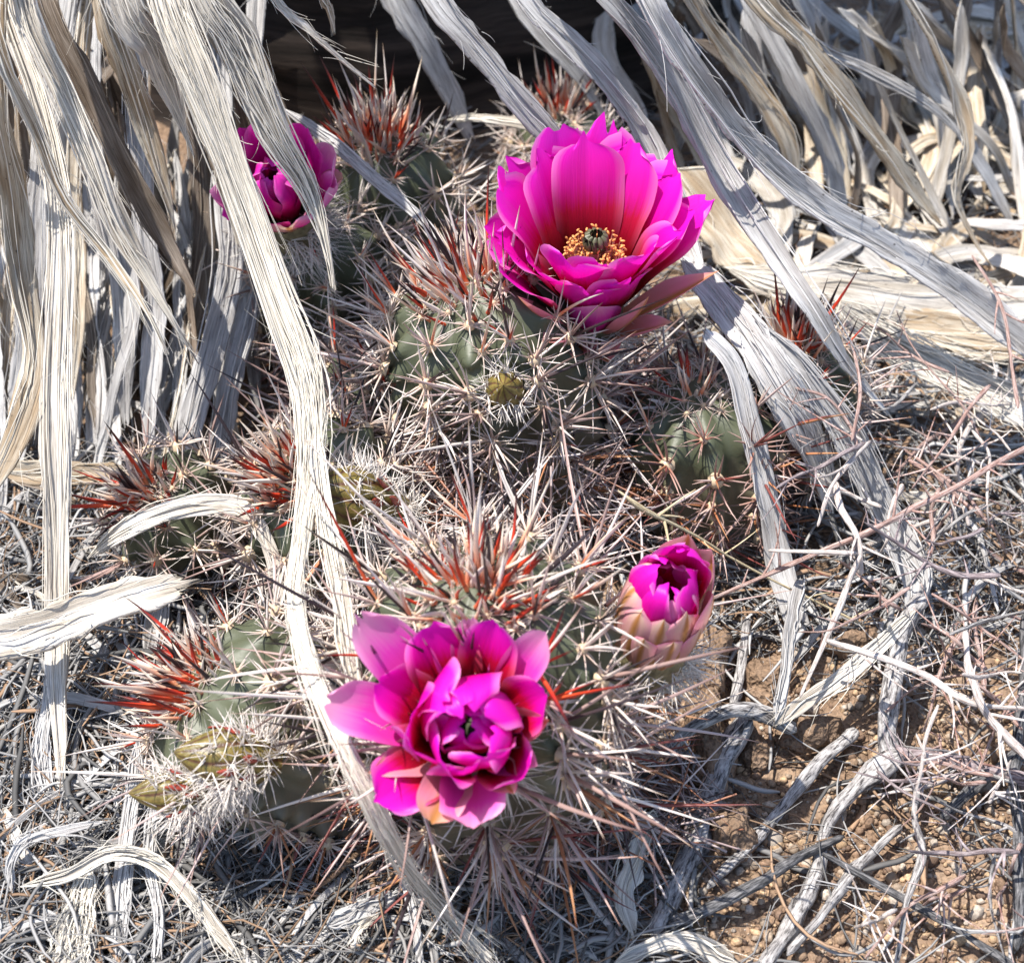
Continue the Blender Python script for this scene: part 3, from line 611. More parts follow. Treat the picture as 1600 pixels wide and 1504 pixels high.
def stem(label, apex, base, rad, ribs=10, crown=60, crown_len=(.014, .03), cent_len=(.025, .055), kinds=('white', 'grey', 'dark', 'pink'), cl='white', seed=0, gap=.0084, ncent=2, skip_crown=False, bend=(0, 0, 0), rscale=1.0, keep=None, spread=.62):
    keep = KEEP.get(keep, [])
    hit = lambda p, d, ln: any(np.linalg.norm(p + d * ln * q - c) < rr_ for c, rr_ in keep for q in (0, .4, .75, 1))
    r = np.random.default_rng(seed + 500)
    A = PZ(*apex); B = PZ(*base); B[2] = float(gz(B[0], B[1])) - .006
    root = empty('cactus_stem', (B[0], B[1], B[2] + .006)); tag(root, label, 'cactus', 'hedgehog cactus stems of the clump')
    ax = nrm(A - B); Ln = np.linalg.norm(A - B)
    ref = np.cross(ax, [0, 1, 0]); U = nrm(ref); Vv = np.cross(ax, U)
    bd = np.array(bend, float)
    def prof(v):      # v 0..1 along axis: radius factor and axial position
        dome = .30 if Ln > .07 else .42
        if v < 1 - dome: q = .82 + .18 * min(1, v / .5); return q, v
        q = (v - (1 - dome)) / dome
        return math.sqrt(max(0, 1 - q ** 2.3)) * (1.0 - .22 * q ** 6), v
    def pt(v, ph, tub=0.0):
        rf, av = prof(v)
        k = rad * rf * (1 + .11 * math.cos(ribs * ph) + .075 * tub)
        c = B + ax * Ln * av + bd * math.sin(av * math.pi)
        return c + (U * math.cos(ph) + Vv * math.sin(ph)) * k
    nv, nu = 56, ribs * 8
    nar = max(3, int(Ln * .85 / gap))
    vs = np.concatenate([np.linspace(0, .7, 30, endpoint=False), 1 - .3 * (1 - np.linspace(0, 1, 26)) ** 1.5])
    P = np.zeros((nv, nu, 3)); uv = np.zeros((nv, nu, 2))
    for i, v in enumerate(vs):
        for j in range(nu):
            ph = j / nu * 2 * math.pi; rib = int(round(ph / (2 * math.pi) * ribs)) % ribs
            st = .5 * (rib % 2); tub = math.cos((v * nar - st) * 2 * math.pi) * max(0, math.cos(ribs * ph))
            P[i, j] = pt(v, ph, tub); uv[i, j] = (j / nu, v)
    obj('stem_body', P.reshape(-1, 3), grid_faces(nv, nu, True), M['skin'], root, uv=uv.reshape(-1, 2))
    nspine = 0
    for rib in range(ribs):
        ph = rib / ribs * 2 * math.pi
        for k in range(nar + 1):
            v = (k + .5 * (rib % 2)) / nar
            if v < .08 or v > .97: continue
            if v < .55 and r.random() < .10: continue
            v = min(.97, max(.05, v + r.normal(0, .012))); ph_ = ph; ph = ph + r.normal(0, .05)
            p = pt(v, ph, 1.0)
            du = pt(v, ph + .02, 1) - pt(v, ph - .02, 1); dv = pt(min(1, v + .02), ph, 1) - pt(v - .02, ph, 1)
            nn = nrm(np.cross(du, dv))
            if np.dot(nn, p - (B + ax * Ln * v)) < 0: nn = -nn
            ph = ph_
            if nn @ nrm(CAM - p) < -.45: continue
            old = v < .55
            ck = cl if not (old and cl == 'white' and r.random() < .4) else 'grey'
            s = r.uniform(.013, .021) * rscale * (.75 if v > .85 else 1)
            if not hit(p, nn, .006): inst('spine_cluster', CL[ck][r.integers(5)], p + nn * .0003, root, quat_to(nrm(nn + ax * .15), r.uniform(0, 6.28)), (s, s, s))
            for q in range(ncent + 1 + int(r.integers(0, 3))):
                d = nrm(nn * 1.0 + ax * r.uniform(-.25, .75) + np.cross(ax, nn) * r.normal(0, .5) + np.array([0, 0, -.1 if old else .15]))
                ln = r.uniform(*cent_len) * (1.1 if q == 0 else .65)
                if hit(p, d, ln): continue
                kd = kinds[r.integers(len(kinds))]
                if old and r.random() < .7: kd = ('orange', 'maroon', 'pink', 'orange', 'grey')[r.integers(5)]; ln *= .8  # older spines, their red-brown also painting shade low on the stem
                if v > .84: kd = ('red', 'redwhite', 'dark', 'white', 'white', 'pink')[r.integers(6)]; ln *= .8
                rr = (.00040 + .0058 * ln) * r.uniform(.75, 1.15)
                inst('spine', SP[kd][r.integers(4)], p, root, quat_to(d, r.uniform(0, 6.28)), (rr, rr, ln)); nspine += 1
    if not skip_crown:
        for k in range(int(crown * 1.7)):
            q = r.uniform(0, 1) ** .65 * .95; ph = r.uniform(0, 6.283); v = 1 - .16 * q * q
            p = pt(min(v, .9995), ph); rr0 = rad * .52 * q; p = B + ax * (Ln * (1 - .10 * q ** 2)) + (U * math.cos(ph) + Vv * math.sin(ph)) * rr0
            d = nrm(ax * 1.0 + (U * math.cos(ph) + Vv * math.sin(ph)) * q * spread + r.normal(0, .15, 3))
            ln = r.uniform(*crown_len) * (1.45 if r.random() < .15 else .82)
            kd = r.choice(['red', 'red', 'redwhite', 'redwhite', 'redwhite', 'white', 'white', 'dark'])
            rr = r.uniform(.00055, .00105)
            if not hit(p, d, ln): inst('spine', SP[kd][r.integers(4)], p, root, quat_to(d, r.uniform(0, 6.28)), (rr, rr, ln))
        # wool and short new spines at the very tip
        for k in range(18):
            ph = k * 2.4; qq = .12 + .48 * (k / 17) ** .7; p = B + ax * Ln * (.995 - .09 * qq ** 2) + (U * math.cos(ph) + Vv * math.sin(ph)) * rad * qq
            inst('spine_cluster', CL['white'][k % 5], p, root, quat_to(nrm(ax + (U * math.cos(ph) + Vv * math.sin(ph)) * .6), k), (.0075, .0075, .010))
    root['_dummy'] = 0; del root['_dummy']
    return dict(root=root, A=A, B=B, ax=ax, L=Ln, U=U, V=Vv, pt=pt, rad=rad)

KEEP = {}
def keepout(key, base, axis, r0=.014, r1=.026, L=.05):
    KEEP.setdefault(key, []).extend([(base + nrm(axis) * L * q, r0 + (r1 - r0) * q) for q in (0, .3, .6, 1)])
F1 = (PZ(922, 492, .095), nrm([.02, -.06, 1])); F2 = (PZ(738, 1150, .100), nrm([-.02, -.46, .86])); F3 = (PZ(1016, 1000, .076), nrm([.10, -.10, 1])); F4 = (PZ(452, 340, .096), nrm([-.10, -.35, .9]))
keepout('E', *F1); keepout('A', *F2, .014, .022, .032); keepout('A', *F3, .016, .021, .045); keepout('A', F3[0] + nrm(CAM - F3[0]) * .02, F3[1], .015, .018, .04); keepout('J', *F4, .014, .024, .035)
BUDS = [('B', 384, 1186, .062, nrm([-.86, -.10, .30]), .024, .0098), ('B', 300, 1236, .048, nrm([-.95, -.10, .10]), .021, .0074), ('C', 572, 784, .086, nrm([-.62, -.20, .50]), .025, .0115), ('E', 790, 612, .092, nrm([-.05, -.62, .75]), .016, .0075)]
for kk in 'ABCEL':
    for _, px, py, z, ax_, L_, R_ in BUDS:
        b_ = PZ(px, py, z); KEEP.setdefault(kk, []).extend([(b_ + ax_ * L_ * q + nrm(CAM - b_) * o_, R_ * 1.15) for q in (.2, .8) for o_ in (0, .014)])
S = {}
S['A'] = stem('big front cactus stem carrying the crumpled flower and the half open bud', (742, 905, .124), (785, 1250, 0), .041, 12, 110, (.012, .026), (.032, .068), ('white', 'pink', 'grey', 'dark', 'white'), seed=1, ncent=3, spread=1.15, keep='A')
S['B'] = stem('front left cactus stem leaning over, with two olive buds', (282, 1062, .058), (560, 1215, 0), .034, 11, 85, (.012, .026), (.02, .042), ('white', 'dark', 'pink', 'grey'), seed=2, keep='B')
S['C'] = stem('leaning cactus stem with one olive bud behind the frayed leaf', (446, 740, .078), (615, 855, 0), .031, 10, 80, (.014, .03), (.02, .045), ('white', 'dark', 'grey'), seed=3, keep='C')
S['D'] = stem('small leaning cactus stem partly behind the upright leaf', (218, 774, .044), (365, 806, 0), .024, 9, 60, (.014, .026), (.018, .034), ('white', 'dark', 'grey'), seed=4, keep='D')
S['E'] = stem('tall middle cactus stem carrying the wide open flower', (722, 432, .116), (860, 770, 0), .041, 12, 85, (.014, .032), (.028, .058), ('white', 'grey', 'dark', 'pink', 'grey'), seed=5, ncent=3, keep='E')
S['F'] = stem('upright green cactus stem by the dark hollow', (588, 212, .098), (618, 450, 0), .032, 10, 80, (.016, .036), (.018, .038), ('white', 'dark', 'white'), seed=6, ncent=1, gap=.014, keep='F')
S['G'] = stem('small cactus stem deep behind the open flower', (872, 165, .052), (880, 300, 0), .024, 9, 50, (.014, .03), (.015, .03), ('white', 'dark'), seed=7, keep='G')
S['H'] = stem('cactus stem with red spines under the violet grey leaf', (1248, 528, .074), (1215, 720, 0), .027, 10, 70, (.012, .028), (.015, .034), ('white', 'dark', 'pink'), seed=8, ncent=1, keep='H')
S['I'] = stem('shaded cactus stem with maroon spine stars right of the middle', (1085, 606, .070), (1105, 800, 0), .031, 11, 16, (.012, .024), (.022, .048), ('maroon', 'maroon', 'pink', 'orange', 'dark'), cl='maroon', seed=9, spread=1.2, gap=.0098, ncent=2, keep='I')  # maroon and orange spines paint this stem's shade into its colours
S['J'] = stem('cactus stem carrying the wilted magenta flower with painted shade', (478, 340, .085), (520, 520, 0), .030, 10, 0, (.01, .02), (.018, .036), ('white', 'grey'), seed=10, skip_crown=True, keep='J')
S['L'] = stem('old grey spined cactus stem wedged between its taller neighbours', (588, 575, .066), (600, 720, 0), .026, 9, 18, (.012, .028), (.028, .055), ('grey', 'pink', 'grey', 'white', 'dark'), cl='grey', seed=11, spread=1.1, keep='L')

def shed_spines(n, seed):
    r = np.random.default_rng(seed); paths, rads, cols = [], [], []
    pal = np.array([(.42, .33, .31), (.30, .22, .21), (.10, .07, .07), (.58, .50, .47), (.34, .15, .09)])
    for _ in range(n):
        px, py = r.uniform(480, 1010), r.uniform(440, 860)
        if r.random() < .3: px, py = r.uniform(560, 1090), r.uniform(1180, 1330)
        p = G(px, py, r.uniform(.006, .065) * (1 if py < 900 else .4)); a = r.uniform(0, 6.283); d = nrm([math.cos(a), math.sin(a), r.normal(0, .35)]); ln = r.uniform(.02, .055); u = np.linspace(0, 1, 6)[:, None]
        q = p + d * ln * (u - .5) + r.normal(0, .06, 3) * ln * u ** 2; q[:, 2] = np.maximum(q[:, 2], gz(q[:, 0], q[:, 1]) + .0005)
        paths.append(q); rads.append(np.array([1, 1, .9, .75, .5, .1]) * r.uniform(.0003, .0006)); cols.append(pal[r.integers(5)] * r.uniform(.8, 1.1))
    V, F = tubes(np.array(paths), np.array(rads), 4)
    tag(obj('shed_spines', V, F, M['spine'], None, col=np.repeat(np.array(cols), 24, 0)), 'tangle of shed grey spines caught between the cactus stems', 'spines', kind='stuff')
shed_spines(1300, 3)

# ------------------------------------------------------------------ flowers and buds
def fmat(base, axis, roll=0.0):
    q = Vector(nrm(axis)).to_track_quat('Z', 'Y') @ Quaternion((0, 0, 1), roll)
    return np.array(q.to_matrix()), np.asarray(base, float)
def axis_frame(axis):                    # x = screen-right-like, y = away: azimuth 0 = +X, 90 = far side
    z = nrm(axis); x = nrm(np.array([1.0, 0, 0]) - z * z[0]); y = np.cross(z, x)
    return np.stack([x, y, z], 1)
def petal(name, parent, Fm, base, phi, L, th0, th1, Wd, m, seed, cup=.35, r0=.004, z0=0.0, jag=.10, pw=1.0, tip='round', curl=0.0, twist=0.0, ripple=.06, maxp=.62):
    r = np.random.default_rng(seed); n, k = 26, 19
    t = np.linspace(0, 1, n); s = np.linspace(-1, 1, k)
    th = R(th0) + R(th1 - th0) * t ** pw + R(curl) * np.clip((t - .75) / .25, 0, 1) ** 2
    dl = L / (n - 1)
    rr = r0 + np.r_[0, np.cumsum(np.sin((th[1:] + th[:-1]) / 2) * dl)]; zz = z0 + np.r_[0, np.cumsum(np.cos((th[1:] + th[:-1]) / 2) * dl)]
    if tip == 'round': pf = np.where(t < maxp, .34 + .66 * np.sin(np.clip(t / maxp, 0, 1) * math.pi / 2), np.clip(1 - ((t - maxp) / (1.015 - maxp)) ** 3.2, 0, 1) ** .55)
    else: pf = np.where(t < maxp * .8, .5 + .5 * np.sin(np.clip(t / (maxp * .8), 0, 1) * math.pi / 2), np.clip(1 - ((t - maxp * .8) / (1 - maxp * .8)) ** 1.5, 0.03, 1))
    half = Wd / 2 * pf
    jg = jag * (noise1(k, 4, r) * .5 - .5 * np.exp(-(s / .2) ** 2) * (r.random() < .4))
    a = R(phi); rh = np.array([math.cos(a), math.sin(a), 0]); ph = np.array([-math.sin(a), math.cos(a), 0]); zh = np.array([0, 0, 1.0])
    nvec = -np.cos(th)[:, None] * rh + np.sin(th)[:, None] * zh
    tv = np.sin(th)[:, None] * rh + np.cos(th)[:, None] * zh
    e1, e2 = noise1(n, 5, r), noise1(n, 5, r)
    P = np.zeros((n, k, 3))
    for j in range(k):
        ss = s[j]; off = half * ss * (1 + .05 * (e1 if ss < 0 else e2) * abs(ss) ** 3 * t)
        lift = cup * half * ss * ss + ripple * half * np.sin(t * 9 + ss * 2 + r.uniform(0, .3)) * abs(ss) ** 2 * t - .10 * half * np.exp(-(ss / .12) ** 2) * t * .4 + twist * off * t
        P[:, j] = rr[:, None] * rh + zz[:, None] * zh + ph * off[:, None] + nvec * lift[:, None] + tv * (jg[j] * L * t ** 5)[:, None]
    V = P.reshape(-1, 3) @ Fm.T + base
    uv = np.stack([np.repeat(((s + 1) / 2)[None], n, 0), np.repeat(t[:, None], k, 1)], -1).reshape(-1, 2)
    return obj(name, V, grid_faces(n, k), m, parent, uv=uv)
def tube_part(root, Fm, base, prof, name='flower', label=None, m=None, col=(.20, .17, .09)):
    """lathe of (r,z) pairs in the flower frame: the floral tube, carries the petals"""
    ang = np.linspace(0, 2 * math.pi, 24, endpoint=False); pr = np.array(prof); pr = curve(np.column_stack([pr, np.zeros(len(pr))]), 14)[:, :2]
    P = np.array([[rr * (1 + .05 * math.cos(8 * x)) * math.cos(x), rr * (1 + .05 * math.cos(8 * x)) * math.sin(x), zz] for rr, zz in pr for x in ang])
    c = np.repeat([col], len(P), 0) * (1 + .2 * np.random.default_rng(3).normal(0, 1, (len(P), 1)))
    o = obj(name, P @ Fm.T + base, grid_faces(14, 24, True), M['bud'], root, col=np.clip(c, 0.01, 1), origin=base)
    if label: o['label'] = label
    return o
def bristles(parent, Fm, base, prof, n, ln, seed, zr=(0, 1), col=(.80, .73, .66), rad=.00022, out=1.0):
    r = np.random.default_rng(seed); pr = np.array(prof); paths, rads, cols = [], [], []
    for k in range(n // 6):
        q = r.uniform(*zr); z = np.interp(q, np.linspace(0, 1, len(pr)), pr[:, 1]); rr = np.interp(q, np.linspace(0, 1, len(pr)), pr[:, 0]); a = r.uniform(0, 6.283)
        rh = np.array([math.cos(a), math.sin(a), 0]); p = rh * rr + np.array([0, 0, z])
        for _ in range(6):
            d = nrm(rh * out + r.normal(0, .55, 3) + np.array([0, 0, .25])); l = r.uniform(*ln); u = np.linspace(0, 1, 5)[:, None]
            paths.append((p + d * l * u + r.normal(0, .12, 3) * l * u ** 2) @ Fm.T + base); rads.append(np.array([1, .95, .8, .55, .1]) * rad * r.uniform(.7, 1.3)); cols.append(np.array(col) * r.uniform(.8, 1.1))
    V, F = tubes(np.array(paths), np.array(rads), 4)
    tag(obj('bristles', V, F, M['spine'], parent, col=np.repeat(np.array(cols), 20, 0), origin=WL[parent]), kind='stuff')

# --- wide open flower on the middle stem
bs, ax1 = F1; Fm = axis_frame(ax1); rt = S['E']['root']
prof = [(.006, -.030), (.011, -.014), (.013, .002), (.012, .010)]
f1 = tube_part(rt, Fm, bs, prof, 'flower', 'wide open magenta flower with orange stamens')
bristles(f1, Fm, bs, prof, 560, (.009, .019), 3, (0, .62))
for i, (ph, L, a, b, wd, cu) in enumerate([(98, .066, 14, 27, .030, .16), (66, .064, 18, 32, .029, .18), (130, .062, 18, 33, .030, .16), (36, .059, 24, 38, .028, .22), (160, .057, 26, 42, .030, .22),
         (10, .052, 30, 42, .026, .34), (188, .048, 32, 48, .031, .30), (216, .044, 28, 40, .030, .38), (-16, .050, 24, 34, .027, .42), (246, .047, 22, 26, .030, .44), (280, .045, 20, 23, .034, .44), (314, .049, 21, 27, .031, .44)]):
    petal('petal', f1, Fm, bs, ph, L, a, b, wd, M['petal'], 40 + i, cu, .008, .006, jag=.09, maxp=.74, ripple=.14)
for i, (ph, L, a, b, wd, cu) in enumerate([(82, .072, 16, 31, .028, .14), (114, .071, 18, 31, .029, .14), (50, .066, 26, 40, .028, .18), (145, .065, 24, 42, .030, .18), (174, .051, 36, 48, .032, .24), (202, .045, 38, 46, .032, .30), (22, .057, 34, 48, .028, .24), (296, .042, 24, 26, .030, .4), (264, .040, 26, 28, .028, .45), (97, .066, 20, 29, .026, .15)]):
    petal('petal', f1, Fm, bs, ph, L, a, b, wd, M['petal'], 70 + i, cu, .010, .002, jag=.10, maxp=.72, ripple=.16)
for i, (ph, L, a, b, wd) in enumerate([(272, .034, 34, 22, .022), (222, .048, 50, 30, .013), (310, .042, 46, 14, .014), (352, .052, 52, 44, .015), (240, .038, 56, 50, .014), (256, .026, 66, 56, .016), (282, .022, 70, 62, .016), (330, .034, 56, 44, .014)]):
    petal('sepal' if i else 'petal', f1, Fm, bs, ph, L, a, b, wd, M['sepal'] if i else M['petal_pink'], 90 + i, .55, .011, -.001 - .001 * i, jag=.03, tip='point')
def stamens(parent, Fm, base, n, h, spread, seed):
    r = np.random.default_rng(seed); paths, rads, VV, FF, cnt = [], [], [], [], 0
    oc = np.array([(1, 0, 0), (-1, 0, 0), (0, 1, 0), (0, -1, 0), (0, 0, 1), (0, 0, -1)], float); of = np.array([(0, 2, 4, 4), (2, 1, 4, 4), (1, 3, 4, 4), (3, 0, 4, 4), (2, 0, 5, 5), (1, 2, 5, 5), (3, 1, 5, 5), (0, 3, 5, 5)])
    tips = []
    for k in range(n):
        a = r.uniform(0, 6.283); q = math.sqrt(r.uniform(.12, 1)); tp = np.array([math.cos(a) * spread * q, math.sin(a) * spread * q, h * r.uniform(.80, 1.08)])
        b0 = np.array([math.cos(a) * .006, math.sin(a) * .006, .004]); u = np.linspace(0, 1, 5)[:, None]
        paths.append((b0 * (1 - u) + tp * u + np.array([0, 0, .003]) * np.sin(u * math.pi)) @ Fm.T + base); rads.append(np.full(5, .00016)); tips.append(paths[-1][-1])
    V, F = tubes(np.array(paths), np.array(rads), 4)
    tag(obj('stamen_filaments', V, F, M['style'], parent, origin=WL[parent]), kind='stuff')
    ic = []
    for p in tips:
        # small anther: 3-ring capsule
        d = nrm(r.normal(0, 1, 3)); paths2 = p + d * np.array([-.0010, -.0005, .0005, .0010])[:, None]; ic.append(paths2)
    V, F = tubes(np.array(ic), np.repeat(np.array([[.00014, .00050, .00050, .00014]]), len(ic), 0), 6)
    tag(obj('anthers', V, F, M['anther'], parent, origin=WL[parent]), kind='stuff')
stamens(f1, Fm, bs, 330, .035, .0125, 5)
u = np.linspace(0, 1, 8)[:, None]
V, F = tubes(np.array([np.array([0, 0, .004]) * (1 - u) + np.array([0, 0, .036]) * u]) @ Fm.T + bs, np.full((1, 8), .0016), 10); obj('style', V, F, M['style'], f1)
for k in range(11):
    a = k / 11 * 6.283; rh = np.array([math.cos(a), math.sin(a), 0])
    pth = np.array([rh * rr + np.array([0, 0, z]) for rr, z in ((.0014, .0345), (.0036, .0368), (.0044, .0396), (.0038, .0422), (.0024, .0430))])
    V, F = tubes(np.array([pth @ Fm.T + bs]), np.array([[.0008, .0011, .0012, .0011, .0006]]), 6); obj('stigma_lobe', V, F, M['stigma'], f1)

# --- crumpled half closed flower on the big front stem
bs, ax2 = F2; Fm = axis_frame(ax2); rt = S['A']['root']
prof = [(.008, -.042), (.012, -.022), (.013, .0), (.012, .008)]
f2 = tube_part(rt, Fm, bs, prof, 'flower', 'crumpled half closed magenta flower with pale pink outer petals')
bristles(f2, Fm, bs, prof, 560, (.009, .019), 13, (0, .62))
for i, (ph, L, a, b, wd, cu, mm, tp) in enumerate([
    (136, .056, 58, 52, .021, .40, 'petal_pink', 'round'), (112, .040, 52, 46, .026, .30, 'petal', 'round'), (76, .040, 50, 46, .021, .40, 'petal', 'round'), (90, .038, 56, 50, .014, .3, 'petal_pink', 'round'), (50, .043, 55, 50, .015, .55, 'petal_pink', 'round'),
    (170, .050, 64, 60, .021, .50, 'petal_pink', 'round'), (154, .038, 48, 46, .022, .35, 'petal', 'round'), (203, .034, 64, 62, .015, .5, 'sepal', 'point'), (218, .036, 60, 66, .024, .25, 'petal', 'round'), (248, .032, 60, 52, .018, .45, 'sepal', 'round'),
    (272, .032, 56, 50, .024, .40, 'petal_pink', 'round'), (304, .032, 52, 24, .014, .5, 'sepal_pale', 'point'), (330, .030, 50, 28, .018, .6, 'petal_pink', 'point'), (4, .032, 52, 24, .015, .6, 'sepal', 'point'), (22, .034, 46, 30, .022, .5, 'petal', 'round'), (316, .034, 44, 20, .022, .5, 'petal', 'round')]):
    petal('petal', f2, Fm, bs, ph, L * .84, a, b, wd * .88, M[mm], 140 + i, cu, .0085, .002, jag=.05, tip=tp, curl=-16, ripple=.22, maxp=.58)
for i, (ph, L, a, b, wd, cu, cl, tw) in enumerate([
    (105, .046, 46, -58, .030, .30, -40, .1), (72, .044, 44, -52, .026, .45, -30, -.3), (140, .044, 48, -44, .026, .35, -30, .4), (175, .038, 48, -20, .026, .30, 20, -.3), (40, .042, 46, -50, .026, .5, -60, .3), (12, .036, 46, -40, .024, .6, -50, -.4),
    (340, .036, 42, -34, .024, .6, -50, .5), (210, .036, 46, -10, .024, .4, 10, .6), (235, .034, 40, -16, .024, .5, -10, -.6), (265, .032, 38, -12, .024, .5, -10, .5), (300, .034, 38, -20, .022, .6, -30, -.5),
    (90, .032, 30, -40, .022, .6, -80, .5), (160, .030, 30, -36, .022, .6, -70, -.6), (220, .028, 28, -30, .020, .6, -60, .5), (320, .028, 28, -34, .022, .6, -70, -.5), (30, .030, 28, -40, .022, .6, -80, .4)]):
    petal('petal', f2, Fm, bs, ph, L * .86, a, b, wd * .9, M['petal'], 170 + i, cu, .008 if i < 11 else .005, .006, jag=.06, curl=cl, ripple=.28, twist=tw, maxp=.7)
stamens(f2, Fm, bs, 60, .019, .008, 6)

# --- half open bud flower right of the front stem
bs, ax3 = F3; Fm = axis_frame(ax3)
prof = [(.007, -.030), (.012, -.016), (.0145, -.002), (.013, .006)]
f3 = tube_part(rt, Fm, bs, prof, 'flower', 'half open flower with peach striped sepals closing over magenta petals')
bristles(f3, Fm, bs, prof, 520, (.009, .018), 23, (0, .85))
for i in range(11):
    ph = i * 33 + rnd.uniform(-8, 8)
    petal('petal', f3, Fm, bs, ph, .035 + rnd.uniform(-.004, .005) + (.012 if 10 < ph % 360 < 100 else 0), 16, -22, .018, M['petal_pink' if i % 4 == 0 else 'petal'], 210 + i, .5, .010, .004, curl=-70 if i % 2 else -25, ripple=.3, twist=rnd.uniform(-.4, .4))
for i, (ph, L, a, b, wd, cu, cl) in enumerate([(264, .035, 14, -8, .016, .35, -10), (300, .037, 14, -8, .017, .4, -8), (228, .036, 18, -10, .016, .5, -20), (190, .042, 18, -20, .017, .5, -75), (148, .046, 16, -20, .018, .5, -75), (108, .046, 14, -12, .018, .5, -70), (64, .052, 14, -4, .018, .5, -20), (24, .052, 16, -4, .018, .5, -14), (338, .042, 18, -2, .016, .5, -10), (282, .026, 20, 0, .013, .5, 0), (246, .026, 22, 0, .012, .5, 0), (320, .028, 22, 0, .012, .5, 0)]):
    petal('sepal', f3, Fm, bs, ph, L * .93, a - 2, b - 4, wd * .95, M['sepal_pale'], 230 + i, cu, .0130, -.001, jag=.03, tip='point', curl=cl, ripple=.06, maxp=.95)

# --- wilted flower under the pale leaf, its shade put into darker petals
bs, ax4 = F4; Fm = axis_frame(ax4); rt = S['J']['root']
prof = [(.007, -.026), (.011, -.014), (.013, -.002), (.012, .006)]
f4 = tube_part(rt, Fm, bs, prof, 'flower', 'wilted magenta flower with painted shade, half covered by the pale leaf')
bristles(f4, Fm, bs, prof, 640, (.010, .024), 33, (0, .85))
for i, (ph, L, a, b, wd, cu, cl, mm) in enumerate([(90, .046, 24, 8, .026, .4, -20, 'petal_shaded'), (130, .042, 30, 14, .026, .4, -10, 'petal_shaded'), (50, .042, 30, 16, .024, .4, -10, 'petal_shaded'), (170, .036, 34, 20, .022, .5, -10, 'petal_shaded'), (195, .036, 40, 26, .018, .5, -20, 'petal_pink'), (20, .038, 42, 28, .022, .5, -20, 'petal_pink'), (350, .036, 46, 28, .018, .6, -40, 'petal_pink'), (250, .032, 36, 16, .022, .4, 0, 'petal_shaded'), (287, .030, 38, 24, .018, .5, 0, 'sepal_pale'), (315, .032, 40, 26, .017, .5, -10, 'petal_pink'), (225, .034, 38, 24, .020, .5, 20, 'petal_shaded'), (5, .032, 50, 36, .014, .6, -20, 'sepal_pale')]):
    petal('petal', f4, Fm, bs, ph, L * .98, a, b, wd * 1.0, M[mm], 260 + i, cu, .009, .002, curl=cl, ripple=.2, jag=.05)
for i in range(9):
    petal('petal', f4, Fm, bs, i * 40 + 20, .032, 24, -26, .020, M['petal_shaded'], 280 + i, .6, .006, .005, curl=-60 + 15 * (i % 3), ripple=.3, twist=.5 * (-1) ** i, jag=.05)

# --- olive buds
def bud(rt, px, py, z, axis, L, Rr, seed, label, nb=260, bl=(.006, .013), tail=.012):
    base = PZ(px, py, z); Fm = axis_frame(axis); r = np.random.default_rng(seed)
    prof = [(Rr * .40, -tail), (Rr * .80, -.005), (Rr * 1.0, L * .22), (Rr * .93, L * .45), (Rr * .62, L * .72), (Rr * .25, L * .93), (Rr * .03, L * 1.02)]
    n, k, fl = 26, 72, 9
    pr = curve(np.column_stack([np.array(prof), np.zeros(len(prof))]), n)[:, :2]
    P = np.zeros((n, k, 3)); C = np.zeros((n, k, 3))
    for j in range(k):
        an = j / k * 2 * math.pi; tw = an + pr[:, 1] / L * .5
        g = np.abs(np.cos(tw * fl / 2)) ** .6; gr = np.clip(pr[:, 1] / (L * .3), 0, 1)
        rr = pr[:, 0] * (1 + .10 * (g - .6) * gr)
        P[:, j] = np.stack([np.cos(an) * rr, np.sin(an) * rr, pr[:, 1]], 1)
        ed = np.clip((.72 - g) * 2.6, 0, 1)[:, None]; mid = np.clip((g - .93) * 9, 0, 1)[:, None] * .5
        C[:, j] = np.array([.17, .135, .032]) * (1 - ed) + np.array([.075, .02, .013]) * ed; C[:, j] = C[:, j] * (1 - mid) + np.array([.27, .15, .045]) * mid
    b = obj('bud', P.reshape(-1, 3) @ Fm.T + base, grid_faces(n, k, True), M['bud'], rt, col=C.reshape(-1, 3), origin=base)
    b['label'] = label
    bristles(b, Fm, base, prof, nb, bl, seed, (0, .36))
    bristles(b, Fm, base, prof, 120, (.006, .013), seed + 1, (.3, .6), out=.25)
    for ring, (q, ln, nn) in enumerate([(.26, .26, 7), (.42, .30, 6)]):
        for i in range(nn):
            ph = (i + .5 * (ring % 2)) / nn * 360 + r.normal(0, 12)
            scale_sepal(b, Fm, base, ph, pr, q + r.normal(0, .03), L, Rr, ln * L * r.uniform(.8, 1.3), r)
    return b
def scale_sepal(parent, Fm, base, phi, pr, q, L, Rr, ln, r):
    n, k = 8, 5; t = np.linspace(0, 1, n); s = np.linspace(-1, 1, k); a0 = R(phi)
    z0 = np.interp(q, np.linspace(0, 1, len(pr)), pr[:, 1]); zz = z0 + t * ln
    rr = np.interp(zz, pr[:, 1], pr[:, 0]) + .0004 + .0016 * t ** 1.5
    hw = .15 * Rr * np.clip(np.sin((t * .85 + .15) * math.pi) ** .8, .05, 1)
    P = np.zeros((n, k, 3)); C = np.zeros((n, k, 3))
    for j in range(k):
        an = a0 + s[j] * hw / np.maximum(rr, .002); rj = rr + .0005 * (1 - s[j] ** 2)
        P[:, j] = np.stack([np.cos(an) * rj, np.sin(an) * rj, zz], 1)
        C[:, j] = np.array([.34, .055, .035]) * (.6 + .5 * t)[:, None]
    V, F, uv = shell(P, .0003, np.repeat(s[None], n, 0), np.repeat(t[:, None], k, 1))
    obj('sepal', V @ Fm.T + base, F, M['bud'], parent, col=np.concatenate([C, C[:, ::-1]], 1).reshape(-1, 3))
